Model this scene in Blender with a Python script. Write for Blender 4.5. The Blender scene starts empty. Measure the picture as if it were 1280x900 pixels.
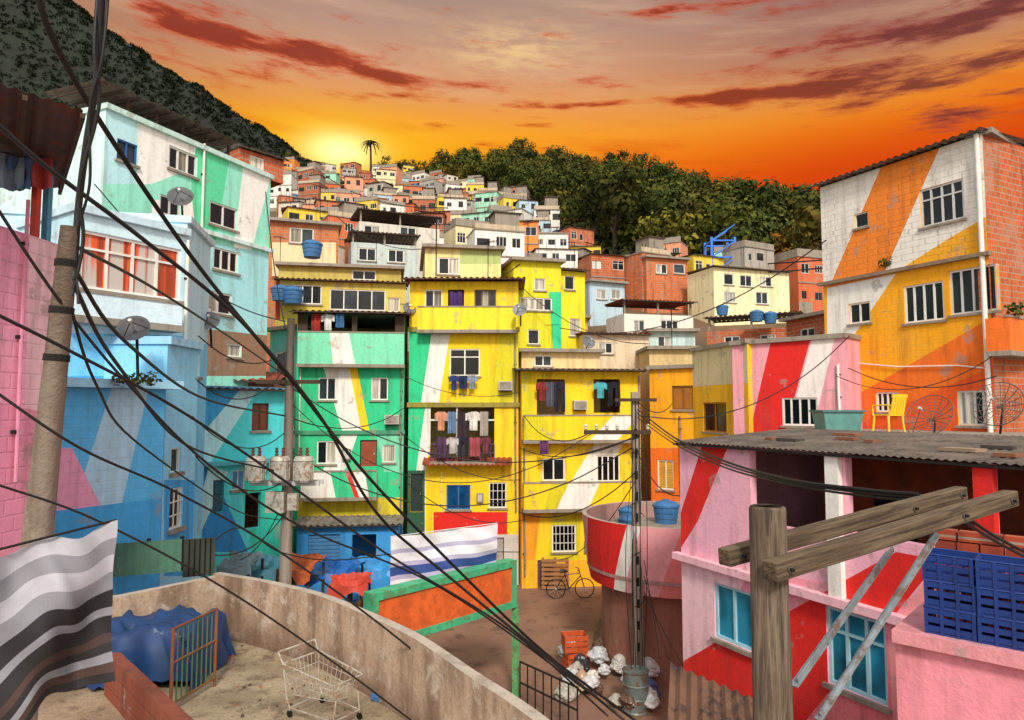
import bpy, bmesh, math, random
from mathutils import Vector, Matrix
from mathutils import noise as mn
from math import sin, cos, pi, radians
random.seed(11)
R = random.Random(5)
col = bpy.context.scene.collection
scene = bpy.context.scene
scene.view_settings.view_transform = 'Standard'
scene.view_settings.look = 'None'
scene.view_settings.exposure = 0

# ------------------------------------------------------------------ camera
F = 853.33
PIT = radians(4)
CAM = Vector((0, 0, 6.6))
cd = bpy.data.cameras.new("camera")
cd.lens = 24; cd.sensor_width = 36; cd.clip_end = 3000; cd.clip_start = 0.05
co = bpy.data.objects.new("camera", cd); col.objects.link(co)
co.location = CAM; co.rotation_euler = (radians(94), 0, 0)
scene.camera = co

def ray(px, py):
    dx = (px-640)/F; dz = (450-py)/F
    return Vector((dx, cos(PIT)-dz*sin(PIT), sin(PIT)+dz*cos(PIT)))
def at(px, py, d):
    r = ray(px, py)
    return CAM + r*(d/r.y)

# ------------------------------------------------------------------ materials
def lin(h):
    h = h.lstrip('#')
    o = []
    for i in (0, 2, 4):
        c = int(h[i:i+2], 16)/255
        o.append(c/12.92 if c <= 0.04045 else ((c+0.055)/1.055)**2.4)
    return (o[0], o[1], o[2], 1)
def mulc(c, k): return (c[0]*k, c[1]*k, c[2]*k, 1)

class NT:
    def __init__(s, tree):
        s.t = tree; s.n = tree.nodes; s.l = tree.links
    def new(s, typ, **kw):
        n = s.n.new(typ)
        for k, v in kw.items(): setattr(n, k, v)
        return n
    def put(s, sock, v):
        if isinstance(v, bpy.types.NodeSocket): s.l.new(v, sock)
        elif v is not None: sock.default_value = v
    def m(s, op, a, b=None, c=None, clamp=False):
        n = s.new('ShaderNodeMath', operation=op); n.use_clamp = clamp
        s.put(n.inputs[0], a)
        if b is not None: s.put(n.inputs[1], b)
        if c is not None: s.put(n.inputs[2], c)
        return n.outputs[0]
    def mix(s, f, a, b, mode='MIX'):
        n = s.new('ShaderNodeMix', data_type='RGBA', blend_type=mode)
        s.put(n.inputs[0], f); s.put(n.inputs[6], a); s.put(n.inputs[7], b)
        return n.outputs[2]
    def sm(s, v, lo, hi, a=0.0, b=1.0):
        n = s.new('ShaderNodeMapRange', interpolation_type='SMOOTHSTEP')
        s.put(n.inputs[0], v); n.inputs[1].default_value = lo; n.inputs[2].default_value = hi
        n.inputs[3].default_value = a; n.inputs[4].default_value = b
        return n.outputs[0]
    def noise(s, vec, scale, detail=4, rough=0.55, dist=0.0):
        n = s.new('ShaderNodeTexNoise')
        s.put(n.inputs['Vector'], vec); n.inputs['Scale'].default_value = scale
        n.inputs['Detail'].default_value = detail; n.inputs['Roughness'].default_value = rough
        n.inputs['Distortion'].default_value = dist
        return n.outputs['Fac']
    def vscale(s, vec, sc):
        n = s.new('ShaderNodeVectorMath', operation='MULTIPLY')
        s.put(n.inputs[0], vec); n.inputs[1].default_value = sc
        return n.outputs[0]

def newmat(name):
    m = bpy.data.materials.new(name); m.use_nodes = True
    t = NT(m.node_tree)
    p = m.node_tree.nodes['Principled BSDF']
    return m, t, p
def bump(t, p, h, strength=0.3, dist=0.02):
    b = t.new('ShaderNodeBump'); b.inputs['Strength'].default_value = strength
    b.inputs['Distance'].default_value = dist
    t.put(b.inputs['Height'], h); t.put(p.inputs['Normal'], b.outputs[0])

MC = {}
def brickvec(t, pos):
    sp = t.new('ShaderNodeSeparateXYZ'); t.put(sp.inputs[0], pos)
    cb = t.new('ShaderNodeCombineXYZ')
    t.put(cb.inputs[0], t.m('ADD', sp.outputs[0], sp.outputs[1])); t.put(cb.inputs[1], sp.outputs[2])
    return cb.outputs[0]
def paint(h, brick=0.0, dirt=0.6):
    key = ('p', h, brick, dirt)
    if key in MC: return MC[key]
    m, t, p = newmat('painted_plaster_'+h)
    pos = t.new('ShaderNodeNewGeometry').outputs['Position']
    c = lin(h)
    n1 = t.noise(pos, 0.55, 4, 0.6)
    n2 = t.noise(t.vscale(pos, (4.5, 4.5, 0.4)), 1.0, 3, 0.65)
    n3 = t.noise(pos, 9, 2)
    dirtc = (c[0]*0.40+0.02, c[1]*0.34+0.016, c[2]*0.30+0.012, 1)
    f = t.m('MULTIPLY', t.sm(n2, 0.45, 0.70), t.sm(n1, 0.35, 0.65, 0.4, 1.0))
    cc = t.mix(t.m('MULTIPLY', f, dirt), c, dirtc)
    cc = t.mix(t.m('MULTIPLY', t.sm(n1, 0.5, 0.75), 0.28), cc, (min(1, c[0]*1.1+0.06), min(1, c[1]*1.1+0.06), min(1, c[2]*1.1+0.06), 1))
    cc = t.mix(t.m('MULTIPLY', t.sm(n3, 0.4, 0.7), 0.18), cc, mulc(c, 0.5))
    n4 = t.noise(pos, 1.5, 6, 0.65)
    peel = t.sm(n4, 0.61, 0.645)
    cc = t.mix(t.m('MULTIPLY', peel, 0.65*min(1, dirt*1.4)), cc, (0.33, 0.28, 0.23, 1))
    hgt = t.noise(pos, 22, 2, 0.7)
    if brick > 0:
        bt = t.new('ShaderNodeTexBrick'); t.put(bt.inputs['Vector'], brickvec(t, pos))
        bt.inputs['Scale'].default_value = 1.0
        bt.inputs['Brick Width'].default_value = 0.30; bt.inputs['Row Height'].default_value = 0.17
        bt.inputs['Mortar Size'].default_value = 0.014; bt.inputs['Mortar Smooth'].default_value = 0.6
        cc = t.mix(t.m('MULTIPLY', t.m('MULTIPLY', bt.outputs['Fac'], t.sm(n1, .35, .6, .3, 1)), 0.4*brick), cc, mulc(c, 0.35))
        hgt = t.m('SUBTRACT', t.m('MULTIPLY', hgt, 0.4), t.m('MULTIPLY', bt.outputs['Fac'], brick))
    t.put(p.inputs['Base Color'], cc); p.inputs['Roughness'].default_value = 0.82
    bump(t, p, hgt, 0.5, 0.015)
    MC[key] = m; return m
def rawbrick(h='b4552c'):
    key = ('b', h)
    if key in MC: return MC[key]
    m, t, p = newmat('hollow_brick_'+h)
    pos = t.new('ShaderNodeNewGeometry').outputs['Position']
    c = lin(h)
    bt = t.new('ShaderNodeTexBrick'); t.put(bt.inputs['Vector'], brickvec(t, pos))
    bt.inputs['Color1'].default_value = c; bt.inputs['Color2'].default_value = mulc(c, 0.7)
    bt.inputs['Mortar'].default_value = (0.36, 0.27, 0.2, 1)
    bt.inputs['Scale'].default_value = 1.0
    bt.inputs['Brick Width'].default_value = 0.28; bt.inputs['Row Height'].default_value = 0.16
    bt.inputs['Mortar Size'].default_value = 0.013
    n1 = t.noise(pos, 0.8, 5, 0.65)
    cc = t.mix(t.sm(n1, 0.52, 0.66, 0, 0.55), bt.outputs[0], (0.36, 0.25, 0.18, 1))
    cc = t.mix(t.sm(t.noise(t.vscale(pos, (4, 4, .5)), 1, 3), 0.5, 0.75, 0, 0.6), cc, mulc(c, 0.25))
    t.put(p.inputs['Base Color'], cc); p.inputs['Roughness'].default_value = 0.9
    bump(t, p, t.m('SUBTRACT', n1, bt.outputs['Fac']), 0.4, 0.015)
    MC[key] = m; return m
def simp(h, rough=0.6, metal=0.0, var=0.35, sc=3.0, rust=None):
    key = ('s', h, rough, metal, var, sc, rust)
    if key in MC: return MC[key]
    m, t, p = newmat('surface_'+h)
    pos = t.new('ShaderNodeTexCoord').outputs['Object']
    c = lin(h)
    n = t.noise(pos, sc, 4, 0.65)
    cc = t.mix(t.sm(n, 0.35, 0.7, 0, var), c, mulc(c, 0.35))
    if rust:
        n2 = t.noise(pos, sc*1.7, 5, 0.7)
        cc = t.mix(t.sm(n2, 0.5, 0.6, 0, 0.8), cc, lin(rust))
    t.put(p.inputs['Base Color'], cc)
    p.inputs['Roughness'].default_value = rough; p.inputs['Metallic'].default_value = metal
    MC[key] = m; return m
def glass(h='20262b', rough=0.12):
    key = ('g', h)
    if key in MC: return MC[key]
    m, t, p = newmat('window_glass_'+h)
    pos = t.new('ShaderNodeNewGeometry').outputs['Position']
    c = lin(h)
    n = t.noise(pos, 1.3, 2)
    t.put(p.inputs['Base Color'], t.mix(t.sm(n, 0.35, 0.7), c, mulc(c, 0.3)))
    p.inputs['Roughness'].default_value = rough
    p.inputs['Specular IOR Level'].default_value = 0.35
    MC[key] = m; return m
def curtain(h):
    key = ('c', h)
    if key in MC: return MC[key]
    m, t, p = newmat('curtain_'+h)
    pos = t.new('ShaderNodeNewGeometry').outputs['Position']
    c = lin(h)
    n = t.noise(t.vscale(pos, (14, 14, 0.4)), 1.0, 2)
    n2 = t.noise(t.vscale(pos, (3, 3, 0.1)), 1.0, 2)
    cc = t.mix(t.sm(n, 0.38, 0.62), c, mulc(c, 0.4))
    if h == 'e85a24': cc = t.mix(t.sm(n2, .53, .58), cc, (.55, .5, .45, 1))
    t.put(p.inputs['Base Color'], cc)
    p.inputs['Roughness'].default_value = 0.5
    MC[key] = m; return m
def ground_mat(name, c1, c2, c3, s=0.5):
    m, t, p = newmat(name)
    pos = t.new('ShaderNodeNewGeometry').outputs['Position']
    a = t.noise(pos, s, 5, 0.65); b = t.noise(pos, s*4.3, 5, 0.7); g = t.noise(pos, 30, 2)
    cc = t.mix(t.sm(a, 0.38, 0.62), lin(c1), lin(c2))
    cc = t.mix(t.sm(b, 0.52, 0.68, 0, 0.75), cc, lin(c3))
    cc = t.mix(t.sm(g, 0.5, 0.7, 0, 0.35), cc, (0.05, 0.045, 0.04, 1))
    t.put(p.inputs['Base Color'], cc); p.inputs['Roughness'].default_value = 0.9
    bump(t, p, t.m('ADD', b, t.m('MULTIPLY', g, 0.3)), 0.6, 0.04)
    return m

WHT, MINT, GRN, YEL, OLV = 'f4f2ea', '80e0b8', '30cf90', 'ffd61a', 'd8cc18'
LBL, BLU, TEAL, DTEAL, PNK, RED, ORG, AMB, BEI = 'b8e0ee', '58b4e6', '3cc0c0', '1f8aa8', 'f6aec2', 'e4221a', 'f6761a', 'ffb010', 'e0d0a4'
M_ALU = simp('d8d8d4', 0.4, 0.2, 0.2); M_WF = simp('eceae2', 0.5, 0, 0.25); M_CONC = paint('968c7e', 0, 0.8)
M_DSHEET = simp('5a4c42', 0.8, 0, 0.7, 2.0, '5a2f1c'); M_GSHEET = simp('958f84', 0.75, 0, 0.6, 2.0, '6d4a34'); M_RTILE = simp('a8492a', 0.8, 0, 0.6, 2.0, '5a3020')
M_BLK = simp('0b0b0c', 0.5, 0, 0.1); M_WIRE = simp('141414', 0.55, 0, 0.1)
M_DARK = simp('17120f', 0.9, 0, 0.4)

# ------------------------------------------------------------------ mesh builder
class MB:
    def __init__(s): s.v = []; s.f = []; s.m = []; s.mats = []
    def mi(s, mat):
        if mat not in s.mats: s.mats.append(mat)
        return s.mats.index(mat)
    def face(s, pts, mat):
        b = len(s.v); s.v += [tuple(p) for p in pts]; s.f.append(tuple(range(b, b+len(pts)))); s.m.append(s.mi(mat))
    def obox(s, o, ex, ey, ez, mat):
        o, ex, ey, ez = map(Vector, (o, ex, ey, ez))
        c = [o, o+ex, o+ex+ey, o+ey, o+ez, o+ex+ez, o+ex+ey+ez, o+ey+ez]
        b = len(s.v); s.v += [tuple(p) for p in c]; k = s.mi(mat)
        for q in ((0, 3, 2, 1), (4, 5, 6, 7), (0, 1, 5, 4), (1, 2, 6, 5), (2, 3, 7, 6), (3, 0, 4, 7)):
            s.f.append(tuple(b+i for i in q)); s.m.append(k)
    def box(s, x0, y0, z0, x1, y1, z1, mat):
        s.obox((x0, y0, z0), (x1-x0, 0, 0), (0, y1-y0, 0), (0, 0, z1-z0), mat)
    def beam(s, p, q, w, h, mat):
        p = Vector(p); q = Vector(q); d = (q-p)
        u = Vector((0, 0, 1)); sd = d.cross(u)
        if sd.length < 1e-4: sd = Vector((1, 0, 0))
        sd.normalize(); u = sd.cross(d).normalized()
        s.obox(p-sd*w/2-u*h/2, sd*w, d, u*h, mat)
    def tube(s, pts, r, mat, n=8, cap=True):
        pts = [Vector(p) for p in pts]
        rs = r if isinstance(r, (list, tuple)) else [r]*len(pts)
        b = len(s.v); k = s.mi(mat); prev = None
        for i, p in enumerate(pts):
            d = (pts[min(i+1, len(pts)-1)]-pts[max(i-1, 0)])
            if d.length < 1e-6: d = Vector((0, 0, 1))
            d.normalize()
            if prev is None:
                a = d.cross(Vector((0, 0, 1)))
                if a.length < 0.05: a = d.cross(Vector((1, 0, 0)))
            else: a = prev - d*prev.dot(d)
            a.normalize(); prev = a; c = d.cross(a)
            for j in range(n):
                t = 2*pi*j/n
                s.v.append(tuple(p+(a*cos(t)+c*sin(t))*rs[i]))
        for i in range(len(pts)-1):
            for j in range(n):
                j2 = (j+1) % n
                s.f.append((b+i*n+j, b+i*n+j2, b+(i+1)*n+j2, b+(i+1)*n+j)); s.m.append(k)
        if cap:
            s.f.append(tuple(b+j for j in range(n))); s.m.append(k)
            s.f.append(tuple(b+(len(pts)-1)*n+j for j in reversed(range(n)))); s.m.append(k)
    def lathe(s, prof, mat, n=20, c=(0, 0, 0)):
        b = len(s.v); k = s.mi(mat)
        for (r, z) in prof:
            for j in range(n):
                t = 2*pi*j/n; s.v.append((c[0]+r*cos(t), c[1]+r*sin(t), c[2]+z))
        for i in range(len(prof)-1):
            for j in range(n):
                j2 = (j+1) % n
                s.f.append((b+i*n+j, b+i*n+j2, b+(i+1)*n+j2, b+(i+1)*n+j)); s.m.append(k)
    def corr(s, o, eu, ev, mat, pitch=0.2, amp=0.03, sag=0.0):
        o, eu, ev = map(Vector, (o, eu, ev)); L = eu.length
        nn = eu.cross(ev).normalized()
        if nn.z < 0: nn = -nn
        n = max(4, int(L/pitch*4)); b = len(s.v); k = s.mi(mat)
        for j in range(3):
            for i in range(n+1):
                s.v.append(tuple(o+eu*(i/n)+ev*(j/2)+nn*(amp*cos(i*pi/2)-sag*sin(pi*j/2))))
        for j in range(2):
            for i in range(n):
                q = b+j*(n+1)+i
                s.f.append((q, q+1, q+n+2, q+n+1)); s.m.append(k)
    def obj(s, name, parent=None, org=None, smooth=False, label=None, category=None, group=None, kind=None):
        me = bpy.data.meshes.new(name)
        o_ = Vector(org) if org is not None else Vector((0, 0, 0))
        me.from_pydata([(v[0]-o_.x, v[1]-o_.y, v[2]-o_.z) for v in s.v], [], s.f)
        for mt in s.mats: me.materials.append(mt)
        me.polygons.foreach_set('material_index', s.m)
        if smooth: me.polygons.foreach_set('use_smooth', [True]*len(s.f))
        me.update()
        ob = bpy.data.objects.new(name, me); col.objects.link(ob)
        ob.location = o_
        if parent: ob.parent = parent
        tag(ob, label, category, group, kind)
        return ob
def tag(ob, label=None, category=None, group=None, kind=None):
    if label: ob["label"] = label
    if category: ob["category"] = category
    if group: ob["group"] = group
    if kind: ob["kind"] = kind
def thing(name, label, category, org=(0, 0, 0), rz=0.0, group=None):
    e = bpy.data.objects.new(name, None); col.objects.link(e)
    e.empty_display_size = 0.3; e.location = org; e.rotation_euler = (0, 0, rz)
    tag(e, label, category, group); return e
def dup(src, loc=None, rz=None, scale=None):
    mp = {}
    for o in [src]+list(src.children_recursive):
        c = o.copy(); col.objects.link(c); mp[o] = c
    for o, c in mp.items():
        if o is not src: c.parent = mp[o.parent]
    n = mp[src]
    if loc is not None: n.location = loc
    if rz is not None: n.rotation_euler = (0, 0, rz)
    if scale is not None: n.scale = (scale,)*3
    return n

def panel(mb, u0, u1, z0, z1, w, holes, stripes, mat):
    us = sorted(set([u0, u1]+[min(max(h[i], u0), u1) for h in holes for i in (0, 2)]))
    zs = sorted(set([z0, z1]+[min(max(h[i], z0), z1) for h in holes for i in (1, 3)]))
    bm = bmesh.new()
    for i in range(len(us)-1):
        for j in range(len(zs)-1):
            cu = (us[i]+us[i+1])/2; cz = (zs[j]+zs[j+1])/2
            if us[i+1]-us[i] < 1e-5 or zs[j+1]-zs[j] < 1e-5: continue
            if any(h[0] < cu < h[2] and h[1] < cz < h[3] for h in holes): continue
            vs = [bm.verts.new(p) for p in ((us[i], w, zs[j]), (us[i+1], w, zs[j]), (us[i+1], w, zs[j+1]), (us[i], w, zs[j+1]))]
            bm.faces.new(vs)
    for (sm_, poly) in stripes:
        for i in range(len(poly)):
            p = poly[i]; q = poly[(i+1) % len(poly)]
            e = (q[0]-p[0], q[1]-p[1])
            if abs(e[0])+abs(e[1]) < 1e-6: continue
            bmesh.ops.bisect_plane(bm, geom=bm.verts[:]+bm.edges[:]+bm.faces[:], dist=1e-5,
                                   plane_co=(p[0], w, p[1]), plane_no=(-e[1], 0, e[0]))
    def inside(poly, x, y):
        r = False; n = len(poly); j = n-1
        for i in range(n):
            xi, yi = poly[i]; xj, yj = poly[j]
            if (yi > y) != (yj > y) and x < (xj-xi)*(y-yi)/(yj-yi)+xi: r = not r
            j = i
        return r
    for f in bm.faces:
        c = f.calc_center_median(); mm = mat
        for (sm_, poly) in stripes:
            if inside(poly, c.x, c.z): mm = sm_
        mb.face([v.co for v in f.verts], mm)
    bm.free()

CURT = ['d9d2c0', 'b8b0a0', 'c9c5bc', '9a8f80', 'e2ddd0']
class House:
    def __init__(s, name, label, A=None, B=None, top=None, z0=0.0, back=6, wall=None, side=None, cat='house', group=None,
                 loc=None, ang=0, L=5, H=5):
        if A is not None:
            a = at(A[0], 480, A[1]); b = at(B[0], 480, B[1])
            s.a = Vector((a.x, a.y, 0)); b = Vector((b.x, b.y, 0))
            s.ux = (b-s.a).normalized(); s.L = (b-s.a).length
            s.vy = Vector((-s.ux.y, s.ux.x, 0)); s.z0 = z0
            s.H = s.pp(A[0], top)[1]
            s.E = thing(name, label, cat, (s.a.x, s.a.y, z0), math.atan2(s.ux.y, s.ux.x), group)
        else:
            s.L = L; s.H = H; s.z0 = 0
            s.E = thing(name, label, cat, loc, ang, group)
        s.back = back; s.wall = wall; s.side = side or wall
        s.wins = []; s.str = []; s.rich = True
    def pp(s, px, py, w=0.0):
        r = ray(px, py); p = s.a+s.vy*w
        t = ((p-CAM).dot(s.vy))/(r.dot(s.vy)); q = CAM+r*t
        return ((q-s.a).dot(s.ux), q.z-s.z0)
    def rect(s, x0, y0, x1, y1, w=0.0):
        u0 = s.pp(x0, (y0+y1)/2, w)[0]; u1 = s.pp(x1, (y0+y1)/2, w)[0]
        za = s.pp((x0+x1)/2, y1, w)[1]; zb = s.pp((x0+x1)/2, y0, w)[1]
        return (u0, za, u1, zb)
    def win(s, x0, y0, x1, y1, kind='s2', frame=None, glassm=None):
        s.wins.append((s.rect(x0, y0, x1, y1), kind, frame, glassm)); return s
    def stripe(s, h, *pts, brick=0.0):
        s.str.append((paint(h, brick), [s.pp(*p) for p in pts])); return s
    def uwin(s, u0, z0, u1, z1, kind='s2', frame=None, glassm=None):
        s.wins.append(((u0, z0, u1, z1), kind, frame, glassm)); return s
    def build(s):
        mb = MB()
        holes = [w[0] for w in s.wins]
        panel(mb, 0, s.L, 0, s.H, 0, holes, s.str, s.wall)
        for (u0, z0, u1, z1) in holes:
            d = 0.14
            mb.face([(u0, 0, z0), (u0, 0, z1), (u0, d, z1), (u0, d, z0)], s.wall)
            mb.face([(u1, 0, z0), (u1, d, z0), (u1, d, z1), (u1, 0, z1)], s.wall)
            mb.face([(u0, 0, z0), (u0, d, z0), (u1, d, z0), (u1, 0, z0)], s.wall)
            mb.face([(u0, 0, z1), (u1, 0, z1), (u1, d, z1), (u0, d, z1)], s.wall)
        L, H, b = s.L, s.H, s.back
        mb.face([(0, 0, 0), (0, 0, H), (0, b, H), (0, b, 0)], s.side)
        mb.face([(L, 0, 0), (L, b, 0), (L, b, H), (L, 0, H)], s.side)
        mb.face([(0, b, 0), (0, b, H), (L, b, H), (L, b, 0)], s.side)
        mb.face([(0, 0, H), (L, 0, H), (L, b, H), (0, b, H)], M_CONC)
        s.W = mb.obj('wall', s.E)
        for (r, kind, fr, gl) in s.wins: s.mkwin(r, kind, fr, gl)
        return s
    def mkwin(s, r, kind, fr, gl):
        u0, z0, u1, z1 = r; w = u1-u0; h = z1-z0
        fr = fr or M_WF
        if kind == 'o': return
        g = MB(); f = MB()
        if kind == 'd':
            g.box(u0+.03, .07, z0, u1-.03, .11, z1-.03, gl or simp('5a3020', 0.6))
            for k in range(2):
                g.box(u0+.03+w*.15, .055, z0+h*(.1+.45*k), u1-.03-w*.15, .07, z0+h*(.45+.45*k), gl or simp('5a3020', 0.6))
            dd = g.obj('door', s.E)
            f.box(u1-.03-w*.14, .03, z0+h*.45, u1-.03-w*.08, .055, z0+h*.5, M_ALU); f.obj('handle', dd); return
        if kind == 'roll':
            n = max(6, int(h/.12))
            for k in range(n):
                zz = z0+h*k/n; g.face([(u0, .06, zz), (u1, .06, zz), (u1, .09, zz+h/n), (u0, .09, zz+h/n)], gl or simp('2f7fb8', 0.5))
            g.obj('shutter_door', s.E); return
        npan = {'s1': 1, 's2': 2, 's3': 3, 's4': 4, 'sh': 2, 'b': 1, 'bar': 1, 'k': 4}.get(kind, 2)
        t = min(.05, w*.07); 
        for (a, b2, c, d) in ((u0, z0, u1, z0+t), (u0, z1-t, u1, z1), (u0, z0+t, u0+t, z1-t), (u1-t, z0+t, u1, z1-t)):
            f.box(a, .03, b2, c, .09, d, fr)
        for k in range(1, npan):
            uu = u0+w*k/npan; f.box(uu-t/2, .035, z0+t, uu+t/2, .085, z1-t, fr)
        if h > 1.0 and kind in ('s2', 's4', 's3') and R.random() < .6:
            f.box(u0+t, .033, z0+h*.68, u1-t, .087, z0+h*.68+t*.8, fr)
        for k in range(npan):
            a = u0+w*k/npan; b2 = u0+w*(k+1)/npan
            mm = gl
            if mm is None:
                q = R.random()
                mm = glass() if q < .6 else (glass('3a444a') if q < .75 else curtain(R.choice(CURT)))
            if kind == 'bar': mm = glass('0e1012')
            if kind == 'sh':
                n = max(5, int(h/.09))
                for q in range(n):
                    zz = z0+h*q/n
                    g.face([(a+t/2, .05, zz), (b2-t/2, .05, zz), (b2-t/2, .075, zz+h/n), (a+t/2, .075, zz+h/n)], gl or simp('3f9bc4', .5))
            else:
                g.face([(a, .07, z0), (b2, .07, z0), (b2, .07, z1), (a, .07, z1)], mm)
        if kind == 'bar':
            n = max(3, int(w/.14))
            for q in range(1, n): f.box(u0+w*q/n-.01, .0, z0, u0+w*q/n+.01, .02, z1, fr)
            for q in (1, 2): f.box(u0, -.004, z0+h*q/3-.01, u1, .018, z0+h*q/3+.01, fr)
        wo = g.obj('window', s.E); f.obj('frame', wo)
        if s.rich:
            q = MB(); q.box(u0-.06, -.06, z0-.07, u1+.06, .03, z0-.004, M_CONC); q.obj('sill', wo)
    def balcony(s, x0, y0, x1, y1, proj, mat, stripes=(), rail=None, floor=0.12):
        u0, za, u1, zb = s.rect(x0, y0, x1, y1, -proj)
        mb = MB()
        st = [(paint(h), [s.pp(p[0], p[1], -proj) for p in pts]) for h, pts in stripes]
        mb.box(u0-.03, -proj-.03, za-floor, u1+.03, -.003, za, M_CONC)
        if rail is None:
            panel(mb, u0, u1, za+.002, zb, -proj, [], st, mat)
            mb.face([(u0, -proj, za+.002), (u0, -proj, zb), (u0, -.003, zb), (u0, -.003, za+.002)], mat)
            mb.face([(u1, -proj, za+.002), (u1, -.003, za+.002), (u1, -.003, zb), (u1, -proj, zb)], mat)
            mb.box(u0-.02, -proj-.02, zb, u1+.02, -proj+.1, zb+.05, M_CONC)
            mb.face([(u0, -proj+.1, za), (u0, -proj+.1, zb), (u1, -proj+.1, zb), (u1, -proj+.1, za)], mat)
            mb.obj('balcony', s.E)
        else:
            bo = mb.obj('balcony', s.E); q = MB()
            n = max(4, int((u1-u0)/.13))
            for k in range(n+1):
                uu = u0+(u1-u0)*k/n; q.box(uu-.012, -proj, za, uu+.012, -proj+.02, zb, rail)
            q.box(u0, -proj-.01, zb, u1, -proj+.03, zb+.05, rail)
            q.box(u0, -proj-.005, za+(zb-za)*.5, u1, -proj+.025, za+(zb-za)*.5+.03, rail)
            q.obj('railing', bo)
        return s
    def roof(s, kind='slab', ov=.25, mat=None, lift=0.0, slope=.12, z=None, back=None, u0=None, u1=None):
        H = (s.H if z is None else z)+lift; b = s.back if back is None else back
        u0 = -ov*.5 if u0 is None else u0; u1 = s.L+ov*.5 if u1 is None else u1
        mb = MB()
        if kind == 'slab': mb.box(u0, -ov, H+.003, u1, b+.1, H+.14, mat or M_CONC)
        else:
            mb.corr((u0, -ov, H+.06), (u1-u0, 0, 0), (0, b+ov, slope*b), mat or M_GSHEET, .22, .03)
            mb.box(u0, -ov+.02, H+.003-.0, u1, -ov+.06, H+.03, M_DSHEET)
            for k in range(2): mb.box(u0+.05, b*k*.9+.05, H+.003, u1-.05, b*k*.9+.12, H+.05+slope*b*k*.9, M_DSHEET)
        ro = mb.obj('roof', s.E)
        if lift > .3:
            for uu in (u0+ov*.5+.1, (u0+u1)/2, u1-ov*.5-.1):
                q = MB(); q.box(uu-.05, .05, s.H if z is None else z, uu+.05, .15, H+.05, M_CONC); q.obj('post', ro)
        return s
    def pipe(s, px, y0, y1, mat=None, r=.035):
        u, zt = s.pp(px, y0); zb = s.pp(px, y1)[1]
        mb = MB(); mb.tube([(u, -.05, zt), (u, -.05, (zt+zb)/2), (u+.02, -.05, zb)], r, mat or M_GSHEET, 7)
        for k in range(3): z = zb+(zt-zb)*(k+.5)/3; mb.box(u-r*1.5, -.055, z, u+r*1.5, -.004, z+.04, M_DARK)
        mb.obj('drain_pipe', s.E); return s
    def ac(s, px, py):
        u, z = s.pp(px, py); mb = MB()
        mb.box(u-.26, -.3, z, u+.26, -.02, z+.34, simp('c8c4b8', .6, 0, .5))
        for k in range(7): mb.box(u-.22, -.312, z+.04+k*.04, u+.22, -.301, z+.06+k*.04, M_GSHEET)
        mb.box(u-.22, -.26, z-.04, u+.22, -.004, z-.003, M_DARK)
        mb.obj('air_conditioner', s.E); return s
    def meter(s, px, py, w=.3, h=.4):
        u, z = s.pp(px, py); mb = MB(); mb.box(u, -.12, z, u+w, -.004, z+h, M_GSHEET); mb.box(u+.04, -.13, z+.05, u+w-.04, -.121, z+h-.05, M_ALU); mb.obj('meter_box', s.E); return s

# ------------------------------------------------------------------ terrain
def smooth(e0, e1, x):
    t = min(1, max(0, (x-e0)/(e1-e0))); return t*t*(3-2*t)
def interp(x, pts):
    if x <= pts[0][0]: return pts[0][1]
    for (a, b), (c, d) in zip(pts, pts[1:]):
        if x <= c: return b+(d-b)*(x-a)/(c-a)
    return pts[-1][1]
ES = [(-.4, .345), (-.25, .343), (-.17, .335), (-.1, .332), (-.05, .348), (0, .352), (.15, .332), (.3, .298), (.45, .278), (.8, .27)]
PY = [(35.5, .03), (45, .27), (65, .48), (95, .68), (140, .86), (195, 1.0)]
CRY = 195
def terr(x, y):
    if y < 31: return 0.0
    s = x/y; yy = min(y, CRY)
    e = .065+(interp(s, ES)-.065)*interp(yy, PY)
    z = (6.6+e*yy)*smooth(31, 35.5, y)
    z -= 0.14*max(0, y-CRY-6)
    z += 0.5*sin(x*.21+1.3)*cos(y*.17)*smooth(36, 50, y)
    return z
mat_ground = ground_mat('plaza_ground', '806050', '94705a', '5c4438', .35)
mat_hill = ground_mat('hill_ground', '6a5238', '4e4a30', '7f5a40', .12)
mb = MB()
xs = [-280+i*8 for i in range(22)]+[-104+i*3 for i in range(70)]+[106+i*8 for i in range(26)]
ys = [-60, -30, -10, 0, 10, 20, 28, 31]+[31+i*.75 for i in range(1, 8)]+[37+i*3.5 for i in range(50)]+[214+i*15 for i in range(38)]
nx = len(xs)
for y in ys:
    for x in xs: mb.v.append((x, y, terr(x, y)))
ka = mb.mi(mat_ground); kb = mb.mi(mat_hill)
for j in range(len(ys)-1):
    for i in range(nx-1):
        mb.f.append((j*nx+i, j*nx+i+1, (j+1)*nx+i+1, (j+1)*nx+i)); mb.m.append(ka if ys[j] < 31 else kb)
mb.obj('ground', smooth=True, kind='structure', label='brown dusty square and rising hillside ground', category='ground')

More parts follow.
